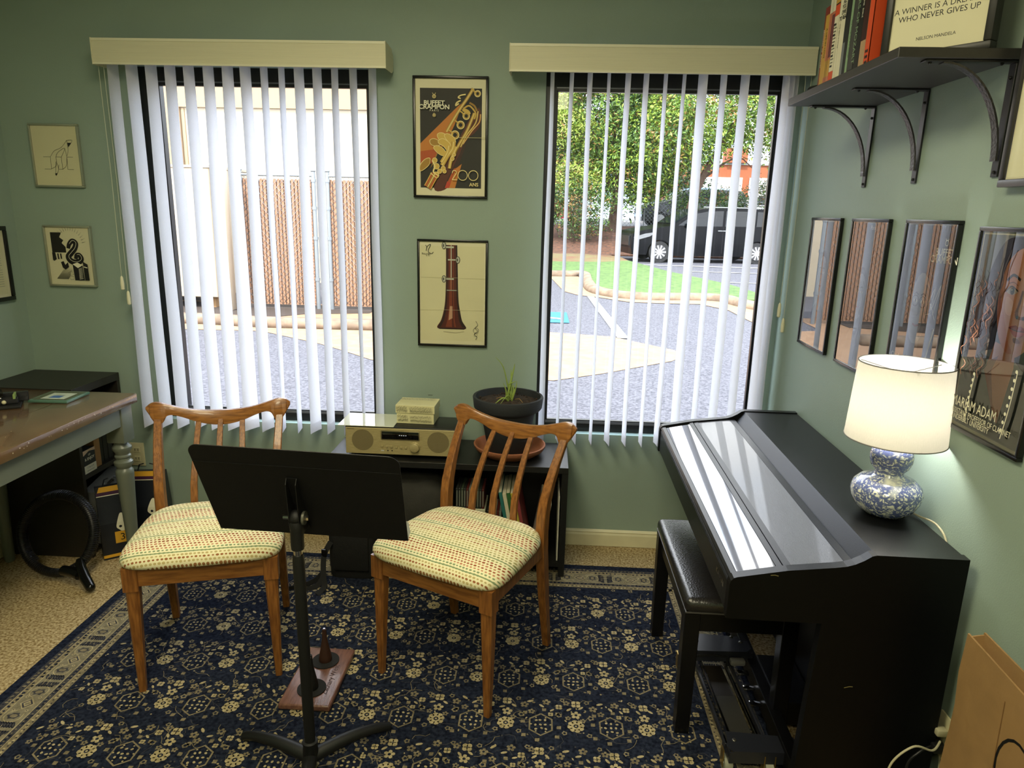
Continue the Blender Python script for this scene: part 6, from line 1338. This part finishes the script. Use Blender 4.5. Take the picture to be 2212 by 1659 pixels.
# ---- trees
LS = .62; LN_ = 2.2
leafc = [mat('leaf_bright', (150, 176, 62), .6, var=.25, vs=1.5), mat('leaf_mid', (98, 134, 54), .6, var=.25, vs=1.5), mat('leaf_deep', (54, 84, 42), .6, var=.25, vs=1.5), mat('leaf_bronze', (150, 116, 60), .7, var=.2, vs=1.5)]
bark = mat('tree_bark', (92, 72, 56), .9, bump=.8, bs=12, var=.2)
def tree(name, label, x, y, trunks, blobs, n, size, pal, wts, seed, long=1.6, droop=.3, cat='tree', grp='trees beyond the lawn'):
    rr = random.Random(seed); z0 = gz(y); size = size*LS; n = int(n*LN_)
    t = thing(name, label, cat, (x, y, z0), 0, grp)
    V = []; F = []; FM = []; tot = sum(b_[3]*b_[4]*b_[5] for b_ in blobs)
    for bx, by, bz, rx, ry, rz in blobs:
        k = int(n*rx*ry*rz/tot)
        clusters = [(rr.gauss(0, 1), rr.gauss(0, 1), rr.gauss(0, 1)) for _ in range(max(4, k//26))]
        for cx, cy, cz in clusters:
            l = math.sqrt(cx*cx+cy*cy+cz*cz) or 1; q = rr.uniform(.35, 1.0)**.5; cx, cy, cz = bx+cx/l*rx*q, by+cy/l*ry*q, bz+cz/l*rz*q
            mi = rr.choices(range(len(pal)), wts)[0]
            for _ in range(26):
                px, py, pz = cx+rr.gauss(0, size*2.4), cy+rr.gauss(0, size*2.4), cz+rr.gauss(0, size*2.0)
                a = rr.uniform(0, 2*pi); tl_ = rr.uniform(-.9, .9)-droop; d = Vector((cos(a)*cos(tl_), sin(a)*cos(tl_), sin(tl_))); w_ = Vector((rr.uniform(-1, 1), rr.uniform(-1, 1), rr.uniform(-1, 1))).cross(d)
                if w_.length < .01: continue
                w_.normalize(); s_ = size*rr.uniform(.6, 1.2); o = len(V)
                V += [(px, py, pz), tuple(Vector((px, py, pz))+d*s_*long*.5+w_*s_*.28), tuple(Vector((px, py, pz))+d*s_*long), tuple(Vector((px, py, pz))+d*s_*long*.5-w_*s_*.28)]
                F.append((o, o+1, o+2, o+3)); FM.append(mi)
    b = MB(); b.v = V; b.f = F; b.mats = list(pal); b.fm = FM; b.sm = [False]*len(F); b.layer = 1; b.build('foliage', t)
    for tr in trunks:
        b = MB(); b.tube(spl([tuple(q[:3]) for q in tr], 3), [q for q in [tr[0][3]+(tr[-1][3]-tr[0][3])*i/(3*(len(tr)-1)) for i in range(3*(len(tr)-1)+1)]], bark, 8); b.build('trunk' if tr is trunks[0] else 'branch', t)
    return t
tree('pine_tree', 'light yellow green pine at the left of the right window', -.7, 25.5, [[(0, 0, 0, .22), (.1, 0, 3, .16), (.0, 0, 7, .08)], [(0, 0, 3.2, .06), (1.2, 0, 4.0, .03)], [(0, 0, 2.2, .06), (1.5, 0, 2.6, .02)]], [(.8, 0, 4.2, 1.5, 1.3, .8), (1.3, 0, 2.3, 1.4, 1.2, .55), (.1, 0, 5.8, 1.5, 1.3, 1.0)], 5000, .15, [leafc[0], mat('pine_light', (176, 196, 92), .6, var=.2, vs=1.5), leafc[3]], [4, 5, 1], 1, 1.8, -.3)
tree('broadleaf_tree', 'dense mid green tree filling the middle of the right window', 2.6, 26.5, [[(0, 0, -.1, .26), (.1, 0, 2, .20), (-.2, 0, 5, .12), (.1, 0, 8, .05)], [(.1, 0, 1.2, .09), (-.8, 0, 3.2, .05), (-1.4, 0, 5.4, .03)], [(.1, 0, 1.8, .09), (1.1, 0, 3.8, .05), (1.8, 0, 5.6, .03)]], [(-.4, 0, 4.6, 2.2, 1.8, 2.6), (1.3, -.4, 3.8, 1.9, 1.6, 2.4), (.2, -.5, 2.1, 1.6, 1.3, 1.3), (0, 0, 7, 2.6, 2, 1.8), (-1.6, -.2, 2.6, 1.2, 1.0, 1.1), (1.9, -.3, 2.2, 1.1, 1.0, .7)], 19000, .17, leafc, [4, 5, 3, 1], 2)
tree('broadleaf_tree', 'leaning tree with open lower branches above the black van', 5.2, 24.5, [[(0, .5, 0, .2), (.3, .3, 2, .15), (1.2, 0, 4, .09), (2.4, 0, 6, .04)], [(.4, .3, 2.4, .05), (1.6, 0, 3.3, .02), (2.3, 0, 2.9, .012)], [(1.0, 0, 3.6, .05), (2.6, 0, 4.4, .02)]], [(.6, 0, 5.2, 2.3, 1.6, 2.0), (2.6, 0, 5.0, 1.9, 1.4, 1.7), (3.5, 0, 3.9, 1.0, 1.0, .8), (-.6, 0, 4.0, 1.4, 1.2, 1.3)], 10000, .17, leafc, [6, 5, 1, 1.5], 3)
tree('broadleaf_tree', 'bright green tree at the right edge of the right window with sky gaps', 9.4, 25.5, [[(0, 0, 0, .16), (-.1, 0, 3, .12), (.2, 0, 6, .05)]], [(-.3, 0, 5.2, 1.7, 1.5, 1.5), (.2, 0, 3.4, 1.1, 1.0, 1.0), (.5, 0, 7, 1.6, 1.5, 1.0)], 4200, .18, leafc, [6, 4, 1, 1], 4)
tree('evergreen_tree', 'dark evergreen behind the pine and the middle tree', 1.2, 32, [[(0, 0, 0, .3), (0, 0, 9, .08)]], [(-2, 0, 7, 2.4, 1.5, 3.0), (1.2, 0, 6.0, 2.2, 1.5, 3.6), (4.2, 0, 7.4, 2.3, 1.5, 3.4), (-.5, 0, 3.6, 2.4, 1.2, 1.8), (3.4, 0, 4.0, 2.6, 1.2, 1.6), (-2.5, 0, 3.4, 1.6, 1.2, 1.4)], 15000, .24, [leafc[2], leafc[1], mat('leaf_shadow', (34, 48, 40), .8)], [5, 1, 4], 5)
tree('background_tree', 'pale distant tree line above the brick building', 11, 58, [[(0, 0, 0, .3), (0, 0, 7, .1)]], [(-5, 0, 6.5, 4, 2, 2.4), (1, 0, 7.2, 4.2, 2, 2.6)], 4200, .35, [leafc[1], leafc[0]], [3, 2], 6)
tree('bush', 'rounded bush with a brown base left of the van under the trees', .9, 24.6, [[(0, 0, 0, .05), (0, 0, 1, .02)]], [(.2, 0, 1.3, 1.2, .8, 1.1), (-1.2, .4, 1.5, .9, .7, .8)], 3600, .12, [leafc[2], leafc[1], leafc[3]], [4, 3, 1.5], 7, cat='bush', grp='bushes on the mulch bank')
tree('bush', 'hedge of dark green leaves on the bank behind the black van', 7.3, 26.2, [[(0, 0, 0, .05), (0, 0, 1, .02)]], [(-1.1, 0, 1.25, 1.3, .6, .75), (1.3, 0, 1.35, 1.4, .6, .8), (3.4, 0, 1.0, 1.0, .6, .7)], 4600, .12, [leafc[2], leafc[1], leafc[3]], [4, 4, 1], 8, cat='bush', grp='bushes on the mulch bank')
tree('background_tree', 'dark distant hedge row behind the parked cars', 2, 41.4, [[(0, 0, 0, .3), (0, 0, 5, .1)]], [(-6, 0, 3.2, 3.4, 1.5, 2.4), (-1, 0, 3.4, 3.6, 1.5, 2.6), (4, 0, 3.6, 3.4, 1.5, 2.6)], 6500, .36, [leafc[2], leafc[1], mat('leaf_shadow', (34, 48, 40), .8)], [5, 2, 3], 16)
